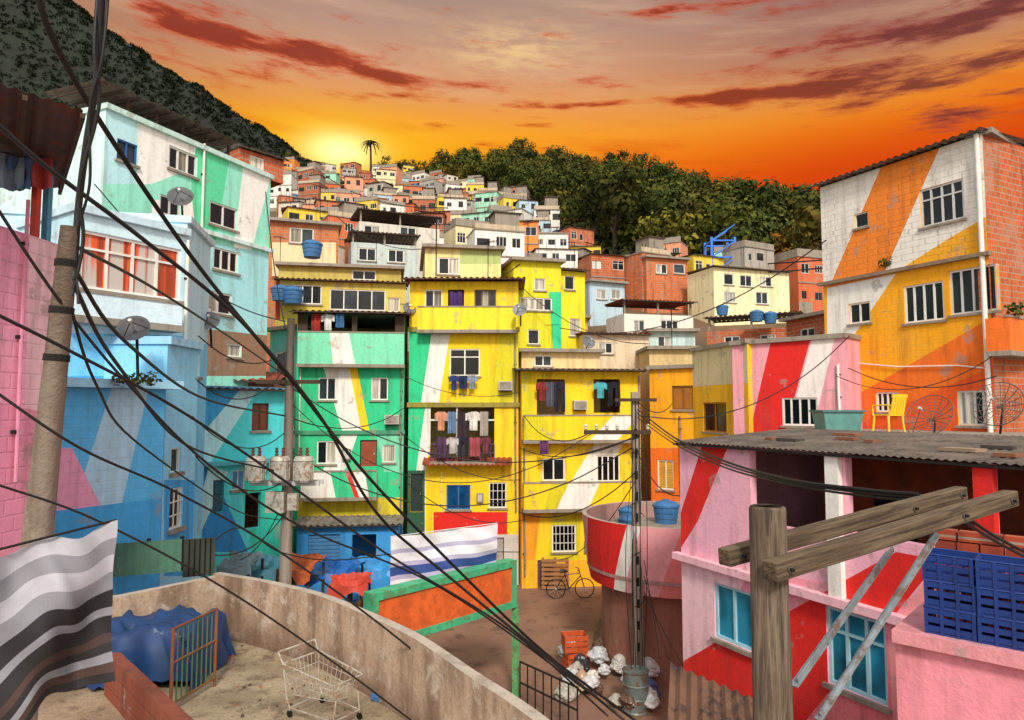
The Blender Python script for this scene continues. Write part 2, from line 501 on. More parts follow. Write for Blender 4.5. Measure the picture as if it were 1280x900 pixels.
MP = [(-1.4, 1.15), (-.9, .80), (-.68, .64), (-.6, .58), (-.457, .49), (-.363, .43), (-.30, .388), (-.25, .35), (-.2, .28), (-.1, .14), (.1, .02)]
def mount(s, y):
    r = interp(s, MP)*350
    t = smooth(220, 350, y)
    return 6.6 + r*t*(1+.006*sin(s*60+y*.05)+.004*sin(s*143)) - 9 - max(0, y-355)*.2
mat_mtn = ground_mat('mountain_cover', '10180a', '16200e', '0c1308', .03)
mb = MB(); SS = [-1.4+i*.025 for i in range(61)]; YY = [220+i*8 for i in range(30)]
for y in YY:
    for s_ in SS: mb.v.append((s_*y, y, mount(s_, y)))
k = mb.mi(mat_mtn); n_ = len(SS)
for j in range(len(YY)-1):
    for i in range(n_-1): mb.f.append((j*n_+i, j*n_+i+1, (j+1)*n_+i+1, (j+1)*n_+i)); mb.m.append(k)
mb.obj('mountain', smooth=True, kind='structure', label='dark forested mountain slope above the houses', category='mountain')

def leafmat(name, h1, h2, vr=.8):
    m, t, p = newmat(name)
    pos = t.new('ShaderNodeNewGeometry').outputs['Position']
    oi = t.new('ShaderNodeObjectInfo').outputs['Random']
    n = t.noise(pos, .9, 1)
    cc = t.mix(t.sm(n, .35, .65), lin(h1), lin(h2))
    hs = t.new('ShaderNodeHueSaturation')
    t.put(hs.inputs['Hue'], t.m('ADD', t.m('MULTIPLY', oi, .04), .465)); t.put(hs.inputs['Value'], t.m('ADD', t.m('MULTIPLY', oi, vr), .65))
    t.put(hs.inputs['Color'], cc); t.put(p.inputs['Base Color'], hs.outputs[0])
    p.inputs['Roughness'].default_value = .85; p.inputs['Specular IOR Level'].default_value = .08
    return m
LM_D = leafmat('leaf_dark', '2a3418', '38421c'); LM_M = leafmat('leaf_mid', '3c441c', '545620'); LM_L = leafmat('leaf_olive', '5a5a20', '706626'); LM_O = leafmat('leaf_sunlit', '74501e', '86601f')  # last one has the sunlit orange brown painted into the leaf colour
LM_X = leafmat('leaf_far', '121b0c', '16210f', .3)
M_BARK = simp('4a3a2c', .9, 0, .5)
def leaf_quads(mb, c, r, n, size, mats, rng, flat=.8):
    for _ in range(n):
        d = Vector((rng.gauss(0, 1), rng.gauss(0, 1), rng.gauss(0, 1))).normalized()
        p = Vector(c)+Vector((d.x, d.y, d.z*flat))*r*(rng.random()**.35)
        nrm = (d+Vector((rng.uniform(-.45, .45), rng.uniform(-.45, .45), rng.uniform(-.2, .6)))).normalized()
        a = nrm.cross(Vector((rng.uniform(-1, 1), rng.uniform(-1, 1), rng.uniform(-1, 1)))).normalized(); b = nrm.cross(a)
        s = size*rng.uniform(.6, 1.3)
        mb.face([p-a*s-b*s*.2, p-b*s*.6+a*.1*s, p+a*s, p+b*s*.6], mats[0] if rng.random() < .75 else mats[-1])
def make_tree(seed, h, cr, mats, lab, loc, group=None):
    rng = random.Random(seed)
    e = thing('forest_tree', lab, 'tree', loc, rng.uniform(0, 6), group)
    mb = MB(); top = Vector((rng.uniform(-.4, .4), rng.uniform(-.4, .4), h*.75))
    mb.tube([(0, 0, -1.5), (0.1, 0, h*.3), tuple(top)], [.3, .22, .1], M_BARK, 7)
    cl = []
    for i in range(13):
        a = i*2.4; rr = cr*rng.uniform(.35, .88) if i > 1 else 0
        c = Vector((rr*cos(a), rr*sin(a), h*rng.uniform(.5, .9)-rr*.25)); cl.append(c)
        if i < 7: mb.tube([(0.08, 0, h*rng.uniform(.3, .5)), tuple(c*.6+Vector((0, 0, h*.2))), tuple(c)], [.12, .08, .03], M_BARK, 5)
    mb.obj('trunk', e)
    lb = MB()
    for i, c in enumerate(cl):
        leaf_quads(lb, c, cr*rng.uniform(.3, .5), 85, .30, (mats[i % len(mats)], mats[(i+1) % len(mats)]), rng)
    lb.obj('crown', e)
    return e
TG = 'trees covering the hill above the houses'
protos = []
HM = [(-.4, 188), (-.18, 186), (-.1, 166), (-.05, 140), (.0, 118), (.05, 88), (.1, 72), (.15, 65), (.3, 60), (.5, 54), (.7, 50)]
def dmax(s): return interp(s, HM)
for i, (h, cr, ms, lb) in enumerate(((9, 3.8, (LM_D, LM_M), 'dense dark green tree on the forested hillside'), (8, 4.3, (LM_M, LM_D), 'broad mid green tree on the forested hillside'),
                                (10, 3.5, (LM_D, LM_D, LM_M), 'tall dark green tree on the forested hillside'), (8, 3.9, (LM_L, LM_M), 'olive yellow tree on the forested hillside'),
                                (7, 3.6, (LM_O, LM_L), 'tree coloured in sunlit orange brown on the forested hillside'))):
    px = 740+i*60; y = 140; x = (px-640)/F*y
    protos.append(make_tree(i+1, h, cr, ms, lb, (x, y, terr(x, y)), TG))
nt = 0
rt = random.Random(3)
cand = []
y = 60.0
while y < 203:
    x = -.10*y
    while x < .53*y:
        xx = x+rt.uniform(-1.5, 1.5); yy = y+rt.uniform(-2, 2); s_ = xx/yy
        if yy > dmax(s_)+4 and yy < CRY+8: cand.append((xx, yy))
        x += 5.6+(y-60)*.012
    y += 7.2
while len(cand) > 284: cand.pop(rt.randrange(len(cand)))
for (xx, yy) in cand:
    q = rt.random(); pi_ = 0 if q < .28 else 1 if q < .56 else 2 if q < .74 else 3 if q < .94 else 4
    dup(protos[pi_], (xx, yy, terr(xx, yy)-.4), rt.uniform(0, 6.28), rt.uniform(.85, 1.35)); nt += 1
for (px, py, d) in ((482, 225, 186), (540, 232, 174), (528, 228, 176), (552, 226, 176), (498, 226, 186), (508, 226, 184), (355, 205, 187)):
    p = at(px, py, d); dup(protos[0], (p.x, p.y, terr(p.x, p.y)-.5), rt.uniform(0, 6), 1.0)
p = at(463, 200, 182)
e = thing('palm_tree', 'single tall palm tree standing on the ridge', 'palm tree', (p.x, p.y, terr(p.x, p.y)))
mb = MB(); ph = max(11.0, at(463, 180, 182).z-terr(p.x, p.y))
mb.tube([(0, 0, -1), (.15, 0, ph*.5), (0, 0, ph)], [.4, .3, .25], M_BARK, 8); mb.obj('trunk', e)
mb = MB()
for i in range(16):
    a = i*2.399; pts = []
    for k in range(6):
        r = k*.62; pts.append(Vector((r*cos(a), r*sin(a), ph+1.1*sin(k*.5)*(.8+.4*(i % 3)/2)-.055*k*k*(1+(i % 3)*.5))))
    for k in range(5):
        sd = Vector((-sin(a), cos(a), -.35))*.4*(1-k/6); s2 = Vector((sin(a), -cos(a), -.35))*.4*(1-k/6)
        mb.face([pts[k], pts[k+1], pts[k+1]+sd*.8, pts[k]+sd], LM_D); mb.face([pts[k], pts[k]+s2, pts[k+1]+s2*.8, pts[k+1]], LM_D)
mb.obj('crown', e)
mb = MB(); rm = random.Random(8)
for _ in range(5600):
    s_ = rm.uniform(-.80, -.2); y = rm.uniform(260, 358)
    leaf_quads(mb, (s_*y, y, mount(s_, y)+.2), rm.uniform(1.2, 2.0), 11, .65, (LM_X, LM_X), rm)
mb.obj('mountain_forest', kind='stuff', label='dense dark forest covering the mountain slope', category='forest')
mb = MB()
for _ in range(4600):
    y = math.sqrt(rm.uniform(55**2, 200**2)); s_ = rm.uniform(-.11, .54)
    if y < dmax(s_)+3 or y > CRY+8: continue
    x = s_*y
    leaf_quads(mb, (x, y, terr(x, y)+1.6), 2.4, 12, .55, (LM_D, LM_M), rm)
mb.obj('hill_undergrowth', kind='stuff', label='dense undergrowth between the hillside trees', category='undergrowth')

# ------------------------------------------------------------------ small kinds
def water_tank(loc, r=.75, h=.9, hexc='3a74a8', lab='blue plastic water tank with lid on a rooftop'):
    e = thing('water_tank', lab, 'water tank', loc, 0, 'rooftop water tanks')
    mb = MB(); mt = simp(hexc, .5, 0, .45)
    mb.lathe([(0, 0), (r*.82, 0), (r*.86, h*.3), (r*.9, h*.32), (r*.92, h*.6), (r*.96, h*.62), (r, h)], mt, 22); mb.obj('tank_body', e, smooth=False)
    mb = MB(); mb.lathe([(r*1.06, h-.03), (r*1.06, h+.05), (r*.7, h+.2), (r*.25, h+.26), (r*.25, h+.3), (0, h+.3)], mt, 22); mb.obj('lid', e)
    return e
def dish(loc, r=.45, face=(0, -1, .5), lab='grey satellite dish fixed to a house wall', hexc='77777a', pole=.5):
    e = thing('satellite_dish', lab, 'satellite dish', loc, 0, 'satellite dishes on the houses')
    n = Vector(face).normalized(); q = n.to_track_quat('Z', 'Y').to_matrix()
    mt = simp(hexc, .6, .1, .5, 5)
    mb = MB()
    prof = [(r*k/6, .28*r*(k/6)**2) for k in range(0, 7)]+[(r*1.03, .27*r), (r*.98, .25*r)]
    mb.lathe(prof, mt, 24); mb.v = [tuple(q @ Vector(v)) for v in mb.v]; mb.obj('reflector', e, smooth=True)
    mb = MB(); tip = q @ Vector((0, 0, r*.95))
    for a in (0, 2.1, 4.2): mb.tube([tuple(q @ Vector((r*.9*cos(a), r*.9*sin(a), .25*r))), tuple(tip)], .008, M_DARK, 5)
    mb.tube([tuple(tip+n*.05), tuple(tip-n*.08)], .03, M_ALU, 8); mb.obj('feed_arm', e)
    mb = MB(); mb.tube([tuple(-n*.02), tuple(-n*.15), tuple(-n*.15+Vector((0, .1, -pole)))], .025, M_DARK, 6); mb.obj('bracket', e)
    return e
def mesh_dish(loc, r, face, lab):
    """open wire satellite dish: ribs and rings"""
    e = thing('satellite_dish', lab, 'satellite dish', loc, 0, 'satellite dishes on the houses')
    n = Vector(face).normalized(); q = n.to_track_quat('Z', 'Y').to_matrix(); mt = simp('6e6058', .6, .2, .5, 5)
    mb = MB(); P = lambda rr, a: q @ Vector((rr*cos(a), rr*sin(a), .3*rr*rr/r))
    for k in range(16): mb.tube([P(r*j/5, k*pi/8) for j in range(6)], .007, mt, 4, False)
    for j in range(1, 9): mb.tube([P(r*j/8, k*pi/16) for k in range(33)], .012 if j == 8 else .005, mt, 4, False)
    mb.obj('reflector', e)
    mb = MB(); tip = q @ Vector((0, 0, r*.9))
    for a in (0, 2.1, 4.2): mb.tube([P(r*.95, a), tip], .009, mt, 5)
    mb.tube([tip+n*.05, tip-n*.06], .03, M_ALU, 8); mb.obj('feed_arm', e)
    mb = MB(); mb.tube([-n*.02, -n*.12, -n*.12+Vector((0, .1, -r*1.1))], .022, M_DARK, 6); mb.obj('bracket', e)
def cloth(kind, p, w, h, hexc, rng=R, du=(1, 0, 0)):
    nm = kind
    mb = MB(); mt = simp(hexc, .9, 0, .3, 8); N = 8; ph = rng.uniform(0, 6); du = Vector(du).normalized(); dn = Vector((du.y, -du.x, 0))
    def keep(i, j):
        if kind == 'shirt': return 2 <= i <= 5 or j < 3
        if kind == 'trousers': return not (i in (3, 4) and j >= 2)
        return True
    def P(i, j):
        u = (i/N-.5)*w; 
        if kind == 'shirt' and (i < 2 or i > 6): z = -h*j/N-abs(u)*.25
        else: z = -h*j/N
        return du*u+dn*(.035*sin(i*1.4+ph)*(1+j/N)+.02*sin(j*.9+ph))+Vector((0, 0, z))
    for i in range(N):
        for j in range(N):
            if keep(i, j): mb.face([P(i, j+1), P(i+1, j+1), P(i+1, j), P(i, j)], mt)
    o = mb.obj(nm, smooth=True, label='washed '+nm+' hanging out to dry on the facade', category=nm, group='laundry hung on the facades')
    o.location = p; return o
def laundry(pa, pb, items):
    pa = Vector(pa); pb = Vector(pb); d = pb-pa
    mb = MB(); mb.tube([pa, (pa+pb)/2-Vector((0, 0, .03)), pb], .008, M_WIRE, 5)
    mb.obj('clothes_line', org=pa, label='thin clothes line strung across the facade', category='clothes line')
    n = len(items)
    for i, (k, w, h, c) in enumerate(items):
        cloth(k, pa+d*((i+.5)/n)-Vector((0, 0, .015)), w, h, c, R, d)
def catmull(P, n=8):
    P = [Vector(p) for p in P]; Q = [P[0]*2-P[1]]+P+[P[-1]*2-P[-2]]; out = []
    for i in range(1, len(Q)-2):
        for k in range(n):
            t = k/n
            out.append(.5*((2*Q[i])+(Q[i+1]-Q[i-1])*t+(2*Q[i-1]-5*Q[i]+4*Q[i+1]-Q[i+2])*t*t+(3*Q[i]-Q[i-1]-3*Q[i+1]+Q[i+2])*t**3))
    out.append(P[-1]); return out
def cable(pts, r=.012, lab='black overhead power cable sagging across the square', sag=0):
    P = [at(*p) for p in pts]
    if sag and len(P) == 2:
        a, b = P; P = [a.lerp(b, k/6)-Vector((0, 0, sag*4*(k/6)*(1-k/6))) for k in range(7)]
    mb = MB(); mb.tube(catmull(P), r, M_WIRE, 6)
    return mb.obj('power_cable', org=P[0], smooth=True, label=lab, category='cable', group='overhead cables')

# ------------------------------------------------------------------ centre facades
h = House('house', 'green house with white stripes and sheet roof', (370, 25), (505, 25.5), 392, 0, 5, paint(GRN), paint(MINT))
h.stripe(WHT, (404, 458), (436, 458), (456, 540), (428, 540)).stripe(YEL, (436, 458), (446, 458), (462, 540), (452, 540))
h.stripe(MINT, (470, 540), (506, 540), (506, 590), (480, 590))
h.stripe(WHT, (428, 540), (448, 540), (420, 622), (386, 622)).stripe('e4cf2e', (372, 622), (506, 622), (506, 648), (372, 648)).stripe('2f84d0', (372, 648), (506, 648), (506, 760), (372, 760))
h.stripe('4a3428', (372, 390), (506, 390), (506, 418), (372, 418))
h.win(384, 391, 440, 416, 'o').win(446, 391, 494, 416, 'o')
h.win(398, 472, 420, 500, 's2').win(464, 472, 485, 500, 's2').win(396, 551, 420, 580, 's2').win(450, 550, 471, 583, 'd', None, simp('9a4a2a', .6)).win(478, 556, 494, 578, 's1')
h.win(392, 652, 440, 712, 'roll', None, simp('2b6fae', .5)).win(452, 655, 476, 715, 'd', None, simp('35503c', .6)).win(482, 660, 500, 690, 'sh')
h.build()
h.balcony(372, 416, 505, 455, .45, paint(MINT), [(WHT, [(412, 416), (436, 416), (444, 455), (416, 455)])])
h.balcony(376, 590, 470, 622, .6, paint(WHT), [(GRN, [(412, 586), (430, 586), (444, 624), (420, 624)]), (RED, [(430, 586), (436, 586), (450, 624), (444, 624)]), (GRN, [(455, 586), (472, 586), (472, 624), (462, 624)])])
h.roof('sheet', .5, M_RTILE, slope=.05)
h.pipe(502, 460, 640).ac(490, 530).meter(428, 575).pipe(376, 460, 580, M_WF, .025)
r_ = h.rect(372, 538, 505, 543); mb = MB(); mb.box(-.05, -.08, r_[1], h.L+.05, -.004, r_[3], paint('4a9a78')); mb.obj('ledge', h.E)
laundry(at(388, 392, 24.9), at(432, 392, 24.9), [('towel', .35, .6, 'b0342a'), ('shirt', .5, .6, 'e0e0e0'), ('towel', .3, .5, '3f6f9f')])
h = House('house', 'narrow teal house with small barred windows', (336, 27.2), (372, 26.0), 415, 0, 4, paint('5cc4b4'))
h.stripe(WHT, (336, 470), (355, 470), (372, 560), (350, 560)); h.win(344, 440, 360, 470, 's1'); h.build(); h.roof('slab')

h = House('house', 'tall yellow house with green and white stripes', (511, 26), (648, 26), 352, 0, 5, paint(YEL), paint(OLV))
h.stripe(GRN, (505, 412), (540, 412), (526, 506), (505, 506)).stripe(WHT, (540, 412), (563, 412), (548, 506), (526, 506)).stripe(OLV, (625, 412), (650, 412), (650, 506), (612, 506))
h.stripe(GRN, (505, 506), (532, 506), (520, 590), (505, 590)).stripe(WHT, (532, 506), (545, 506), (532, 590), (520, 590))
h.stripe(WHT, (505, 590), (532, 590), (532, 720), (505, 720)).stripe('2f5f46', (505, 588), (531, 588), (531, 720), (505, 720))
h.stripe(RED, (542, 640), (634, 640), (634, 668), (542, 668)).stripe('cfc9c0', (531, 668), (650, 668), (650, 760), (531, 760))
h.win(531, 362, 553, 386, 's2').win(560, 362, 580, 388, 'o').win(593, 362, 620, 386, 's3', simp('6b4a2c'))
h.win(562, 436, 600, 470, 's2', None, glass('14181b'))
h.win(538, 507, 618, 575, 'o').win(558, 606, 588, 637, 's2', simp('2a6fb4'), glass('1f5c96')).win(611, 603, 633, 635, 'bar').win(513, 592, 528, 640, 'd', None, simp('20342c'))
h.win(560, 676, 590, 725, 'roll', None, simp('8a8f94')).win(600, 672, 630, 725, 'd', None, simp('a8a29a'))
h.build()
h.balcony(522, 384, 645, 412, .45, paint('f0e030'))
h.balcony(538, 556, 618, 577, .5, paint(WHT), rail=simp('5a3a6a', .6))
h.roof('sheet', .55, M_RTILE, slope=.05); h.pipe(644, 420, 640).ac(632, 488).meter(596, 628, .25, .35).pipe(552, 590, 640, M_WF, .02)
mb = MB(); r_ = h.rect(528, 578, 640, 586, -.5); mb.corr((r_[0], -.62, r_[3]-.1), (r_[2]-r_[0], 0, 0), (0, .6, .25), M_RTILE, .2, .03); mb.obj('awning', h.E)
mb = MB(); r_ = h.rect(570, 507, 574, 575, 0); mb.box(r_[0], .02, r_[1], r_[0]+.06, .08, r_[3], M_WF); r_ = h.rect(538, 524, 618, 526); mb.box(r_[0], .02, r_[1], r_[2], .07, r_[3], M_WF); mb.obj('glazing_frame', h.E)
for (yy) in (412, 506):
    r_ = h.rect(511, yy-3, 650, yy+3); mb = MB(); mb.box(-.05, -.08, r_[1], h.L+.05, -.004, r_[3], paint('9c8f3a')); mb.obj('ledge', h.E)
laundry(at(562, 469, 25.7), at(596, 469, 25.7), [('shirt', .4, .55, '2c3d7a'), ('towel', .3, .5, '22305c'), ('shirt', .42, .5, '8a94a8')])
laundry(at(545, 514, 25.6), at(612, 514, 25.6), [('shirt', .5, .7, 'd89878'), ('towel', .3, .8, '6f8fb0'), ('towel', .4, 1.1, '3a2c34'), ('shirt', .6, .7, 'e8e4dc'), ('towel', .3, .9, 'b4a8a0')])
laundry(at(545, 546, 25.3), at(614, 546, 25.3), [('towel', .35, .75, '5a3a5a'), ('shirt', .45, .6, 'c8c0c0'), ('trousers', .35, .7, '242838'), ('towel', .4, .7, 'a85058'), ('shirt', .4, .6, '7a3a48')])
laundry(at(560, 364, 25.9), at(580, 364, 25.9), [('towel', .5, .8, '4a2f6f')])

h = House('house', 'yellow house with white diagonal stripes and balconies', (652, 25.5), (800, 26), 464, 0, 5, paint(YEL), paint(AMB))
h.stripe(WHT, (765, 520), (800, 520), (728, 640), (690, 640)).stripe(OLV, (690, 640), (728, 640), (722, 700), (684, 700))
h.stripe('f6a41c', (650, 640), (676, 640), (664, 740), (650, 740)).stripe(OLV, (652, 466), (664, 466), (668, 520), (652, 520)).stripe('f6a41c', (744, 645), (806, 640), (806, 700), (752, 700)).stripe('f8bc1c', (650, 700), (806, 700), (806, 760), (650, 760))
h.win(671, 474, 706, 520, 'o').win(742, 474, 775, 516, 'o').win(678, 573, 706, 601, 's2').win(746, 569, 775, 602, 'k', None, glass('14181b'))
h.win(690, 656, 720, 690, 'bar').win(672, 700, 694, 735, 'd', None, simp('705844'))
h.build()
h.balcony(655, 520, 795, 550, .5, paint(YEL), [(WHT, [(768, 518), (800, 518), (770, 552), (736, 552)]), (OLV, [(655, 518), (680, 518), (690, 552), (655, 552)])])
h.balcony(655, 604, 795, 636, .5, paint(YEL), [(WHT, [(712, 602), (750, 602), (735, 638), (695, 638)]), (OLV, [(690, 602), (712, 602), (695, 638), (680, 638)])])
h.roof('sheet', .6, M_GSHEET, slope=.06); h.pipe(798, 470, 720).pipe(655, 560, 720).meter(730, 690).ac(724, 512).pipe(790, 560, 720, M_WF, .025)
laundry(at(672, 477, 25.2), at(705, 477, 25.2), [('shirt', .45, .7, '8a3030'), ('towel', .35, .9, '5a5a6a'), ('trousers', .4, 1.1, '25253a')])
laundry(at(742, 477, 25.4), at(776, 477, 25.4), [('shirt', .5, .6, '4fb0b8'), ('trousers', .45, .9, '1c1c24')])
laundry(at(660, 550, 24.8), at(700, 550, 24.8), [('towel', .3, .5, '703a70')])

h = House('house', 'amber house with small window and terrace', (812, 26), (866, 25), 462, 0, 5, paint(AMB))
h.win(840, 482, 868, 512, 's2', simp('8a5a20'), simp('a86a1c')); h.stripe(ORG, (812, 560), (866, 560), (866, 760), (812, 760)); h.win(822, 575, 842, 612, 'sh', None, simp('d8a030')); h.build(); h.roof('slab', .15); h.pipe(850, 520, 620)
h = House('house', 'amber house with beige upper wall', (866, 25), (935, 21.5), 440, 0, 5, paint('f8be20'))
h.stripe(BEI, (860, 430), (940, 410), (940, 478), (860, 484)); h.win(879, 503, 908, 540, 's2', simp('a86a1c')); h.build(); h.roof('slab', .1)
h = House('house', 'beige brick upper storey with flat slab roof', (812, 28), (870, 28), 437, 0, 4, paint('d8bd86', .6)); h.build(); h.roof('slab')
h = House('house', 'pink house with one wide red diagonal stripe', (916, 22), (1060, 19.5), 432, 0, 5, paint('f2a6b2'))
h.stripe(RED, (964, 425), (1014, 420), (980, 545), (936, 545)).stripe('f6ece6', (1016, 420), (1044, 420), (1014, 545), (982, 545))
h.win(978, 497, 1022, 532, 's4', M_WF, glass('0e1214')); h.build(); h.roof('slab', .1); h.pipe(1048, 455, 540, M_WF, .04)

h = House('apartment_house', 'tall orange and white painted brick house', (1033, 21.3), (1243, 17), 232, 0, 5, paint(AMB, .3), rawbrick('c8622e'))
h.stripe('f2ece2', (1020, 150), (1260, 120), (1260, 312), (1020, 360), brick=.8)
h.stripe('f88a2c', (1118, 170), (1190, 150), (1102, 348), (1036, 360), brick=1.0)
h.stripe('f8ae1c', (1260, 255), (1260, 318), (1120, 340), (1186, 298), brick=.8)
h.stripe(ORG, (1260, 385), (1260, 560), (1060, 560), (1060, 500))
h.stripe('ee5c1a', (1260, 450), (1260, 600), (1060, 600), (1062, 535))
h.stripe(WHT, (1034, 360), (1120, 342), (1060, 430), (1034, 440))
h.win(1150, 230, 1205, 279, 's4', M_ALU, glass('20262a')).win(1068, 266, 1085, 284, 's1', None, glass('0d0f11'))
h.win(1130, 354, 1180, 402, 's4').win(1187, 334, 1246, 391, 's4', M_ALU, glass('262c30')).win(1061, 378, 1088, 404, 's2', None, glass('15181a'))
h.win(1095, 490, 1123, 515, 'k', None, glass('0e1012')).win(1197, 488, 1240, 532, 's4', M_ALU)
h.build(); h.roof('sheet', .3, M_GSHEET, slope=.03, back=3)
zz = h.pp(1140, 335)[1]
mb = MB(); mb.box(-.1, -.16, zz-.05, h.L+.1, -.004, zz+.05, paint('8f7a64')); mb.obj('ledge', h.E)
mb = MB(); mb.tube([(h.L-.1, -.08, h.H), (h.L-.1, -.08, 3.5)], .06, M_WF, 10); mb.obj('drain_pipe', h.E)
zz = h.pp(1140, 460)[1]
mb = MB(); mb.tube([(.6, -.04, zz+.3), (2.4, -.05, zz+.05), (4, -.05, zz), (h.L-.2, -.05, zz-.1)], .02, M_WF, 6); mb.obj('conduit', h.E)
h = House('house', 'raw brick side building with small windows', (1246, 17.05), (1330, 20), 178, 0, .3, rawbrick('c8622e'))
h.stripe(ORG, (1246, 300), (1330, 300), (1330, 700), (1246, 700), brick=.6)
h.win(1262, 218, 1282, 262, 's2').win(1258, 320, 1284, 375, 's2'); h.build(); h.roof('slab', .2)
h.balcony(1262, 400, 1300, 440, .5, paint(ORG))

# ------------------------------------------------------------------ left group
h = House('apartment_house', 'tall mint and white house with rooftop shed', (118, 16.3), (332, 21.5), 130, 0, 6, paint('9cf0d6', 0, .45), paint('d0f0ee'))
h.stripe('c0f0f6', (100, 100), (160, 110), (190, 230), (100, 230)).stripe('fbfaf4', (172, 100), (262, 120), (240, 210), (190, 230), (172, 230))
h.stripe('62e0a8', (262, 100), (300, 120), (270, 300), (236, 300), (240, 210)).stripe('fbfaf4', (305, 200), (340, 200), (340, 215), (310, 330), (290, 330)).stripe('acecf2', (246, 300), (340, 318), (340, 420), (246, 410))
h.stripe('9a7a60', (246, 410), (340, 420), (340, 470), (246, 470)).stripe('fbfaf4', (190, 250), (240, 250), (246, 300), (190, 300))
h.win(146, 177, 172, 203, 's2', simp('2a5fa4'), glass('2a3440')).win(211, 188, 247, 216, 's3').win(262, 256, 297, 284, 's2').win(267, 312, 298, 339, 's3', M_WF, glass('15191b')).win(256, 365, 290, 392, 's2').win(200, 246, 226, 270, 's2', M_ALU, glass('101316'))
h.win(284, 430, 302, 446, 's1'); h.build()
h.roof('slab', .1, paint('c8e8e0')); h.pipe(254, 180, 420, M_WF).meter(250, 400).ac(240, 330)
zz = h.pp(290, 300)[1]
mb = MB(); mb.box(h.pp(246, 300)[0], -.12, zz-.06, h.L+.1, -.004, zz+.06, paint('d8f0ee')); mb.obj('ledge', h.E)
h_ = h.H
ua = h.pp(125, 150)[0]; ub = h.pp(290, 165)[0]
mb = MB(); mb.corr((ua-.1, -.2, h_+.62), (ub-ua+.2, 0, 0), (0, 2.2, .06), simp('7a6a5c', .8, 0, .6, 2, '6a4030'), .2, .02)
for k in range(9): mb.box(ua+(ub-ua)*k/9, -.15, h_+.54, ua+(ub-ua)*k/9+.04, 1.9, h_+.58, M_BARK)
sh_ = mb.obj('roof_shelter', h.E)
for k in range(6):
    mb = MB(); mb.box(ua+(ub-ua)*k/5-.03, .1, h_+.14, ua+(ub-ua)*k/5+.03, .16, h_+.54, M_BARK); mb.obj('post', sh_)
h = House('house', 'small raw brick room on top terrace', (290, 20.8), (348, 22), 182, 13.95, 2.5, rawbrick('d0643a')); h.win(312, 196, 330, 214, 's1'); h.build(); h.roof('sheet', .2, slope=.05)
h = House('house', 'light blue house with long orange curtained window', (84, 11.5), (226, 13.2), 262, 0, 5, paint('d4f4ff', 0, .3), paint('bce4f4'))
h.stripe('84d8ff', (60, 415), (240, 420), (240, 700), (60, 700), brick=.3)
h.stripe('4eb2f4', (60, 470), (130, 470), (110, 560), (60, 520), brick=.3)
h.win(100, 299, 226, 368, 's4', M_WF, curtain('e85a24')); h.build()
h.roof('slab', .1, paint('c8e4f0'))
h.balcony(90, 372, 228, 400, .35, paint('def6ff', 0, .35))
h = House('house', 'pale blue corner wall with drain pipe', (227.5, 13.22), (258, 15.2), 272, 0, 3.5, paint('c4eeff', 0, .35))
h.stripe('7ed4ff', (220, 430), (262, 430), (262, 720), (220, 720)); h.win(236, 440, 250, 470, 's1'); h.build(); h.roof('slab', .08, paint('c8e4f0')); h.pipe(232, 300, 600, M_WF, .03)
h = House('house', 'bright blue block house with flat slab terrace', (78, 10.3), (207, 11.6), 484, 0, 1.6, paint('62c8ff', .4, .3), paint('4ab0f0'))
h.stripe('bce8ff', (140, 484), (186, 484), (150, 640), (90, 640), brick=.4).stripe('f8aecb', (60, 560), (90, 560), (130, 640), (60, 640), brick=.3)
h.stripe('4ab4f4', (60, 640), (220, 620), (220, 760), (60, 760)); h.build(); h.roof('slab', .3, paint('a0d8f4'))
h = House('house', 'blue stair tower with barred window', (208, 12), (247, 13.2), 430, 0, 1.6, paint('92dcff', .2, .3))
h.win(214, 560, 226, 590, 's1').win(212, 610, 228, 660, 'bar').stripe('3faaf0', (205, 600), (250, 600), (250, 720), (205, 720)); h.build(); h.roof('slab', .08, paint('a0d8f4'))
h = House('house', 'teal house with blue and pale diagonal stripes', (233, 17.8), (357, 20), 487, 0, 5, paint('54e4e8', 0, .35), paint(TEAL))
h.stripe('3aaeec', (233, 487), (300, 487), (240, 560), (233, 560)).stripe('c0f6ff', (300, 487), (322, 487), (262, 580), (233, 590), (233, 565)).stripe('2f94d8', (233, 590), (262, 580), (310, 690), (240, 690)).stripe('c0f4f6', (262, 580), (285, 590), (240, 690), (233, 690)).stripe('34d6ba', (300, 600), (357, 600), (357, 720), (320, 720))
h.win(315, 504, 336, 538, 's2', simp('5a3424'), simp('7a4430')).win(290, 588, 306, 612, 'sh').win(306, 616, 326, 660, 'o').win(266, 600, 280, 640, 'd', None, simp('2a5f74')); h.build()
h.roof('sheet', .35, simp('4a7a9a', .7, 0, .5, 2, '5a3a2a'), slope=.05)
zz = h.pp(290, 578)[1]; mb = MB(); mb.box(-.05, -.3, zz-.05, h.L, -.004, zz+.05, paint('58b8c8')); mb.obj('ledge', h.E)
h = House('house', 'low house with rusty sheet roof and clutter', (248, 20.5), (342, 21), 478, 0, 4, rawbrick('a0603c')); h.build(); h.roof('sheet', .5, M_RTILE, slope=.12)
h = House('house', 'pink painted brick house with dark roof', (-140, 6.0), (70, 8.0), 236, 0, 3, paint('fcaccb', .6, .45), paint('f6b4c6'))
h.stripe('ffd0dc', (40, 180), (80, 180), (80, 560), (30, 560), brick=.6); h.stripe('f49cba', (-20, 500), (80, 520), (80, 700), (-20, 700), brick=.6)
h.build(); h.pipe(30, 250, 600, paint('d890ac'), .02)
for (px, hx) in ((60, 'd04a3c'), (74, '58a8d0'), (4, '9ab0c0')):
    mb = MB(); u = h.pp(px, 240)[0]
    mb.box(u-.04, .1, h.H, u+.03, .17, h.H+1.1, paint(hx)); mb.obj('pillar', h.E)
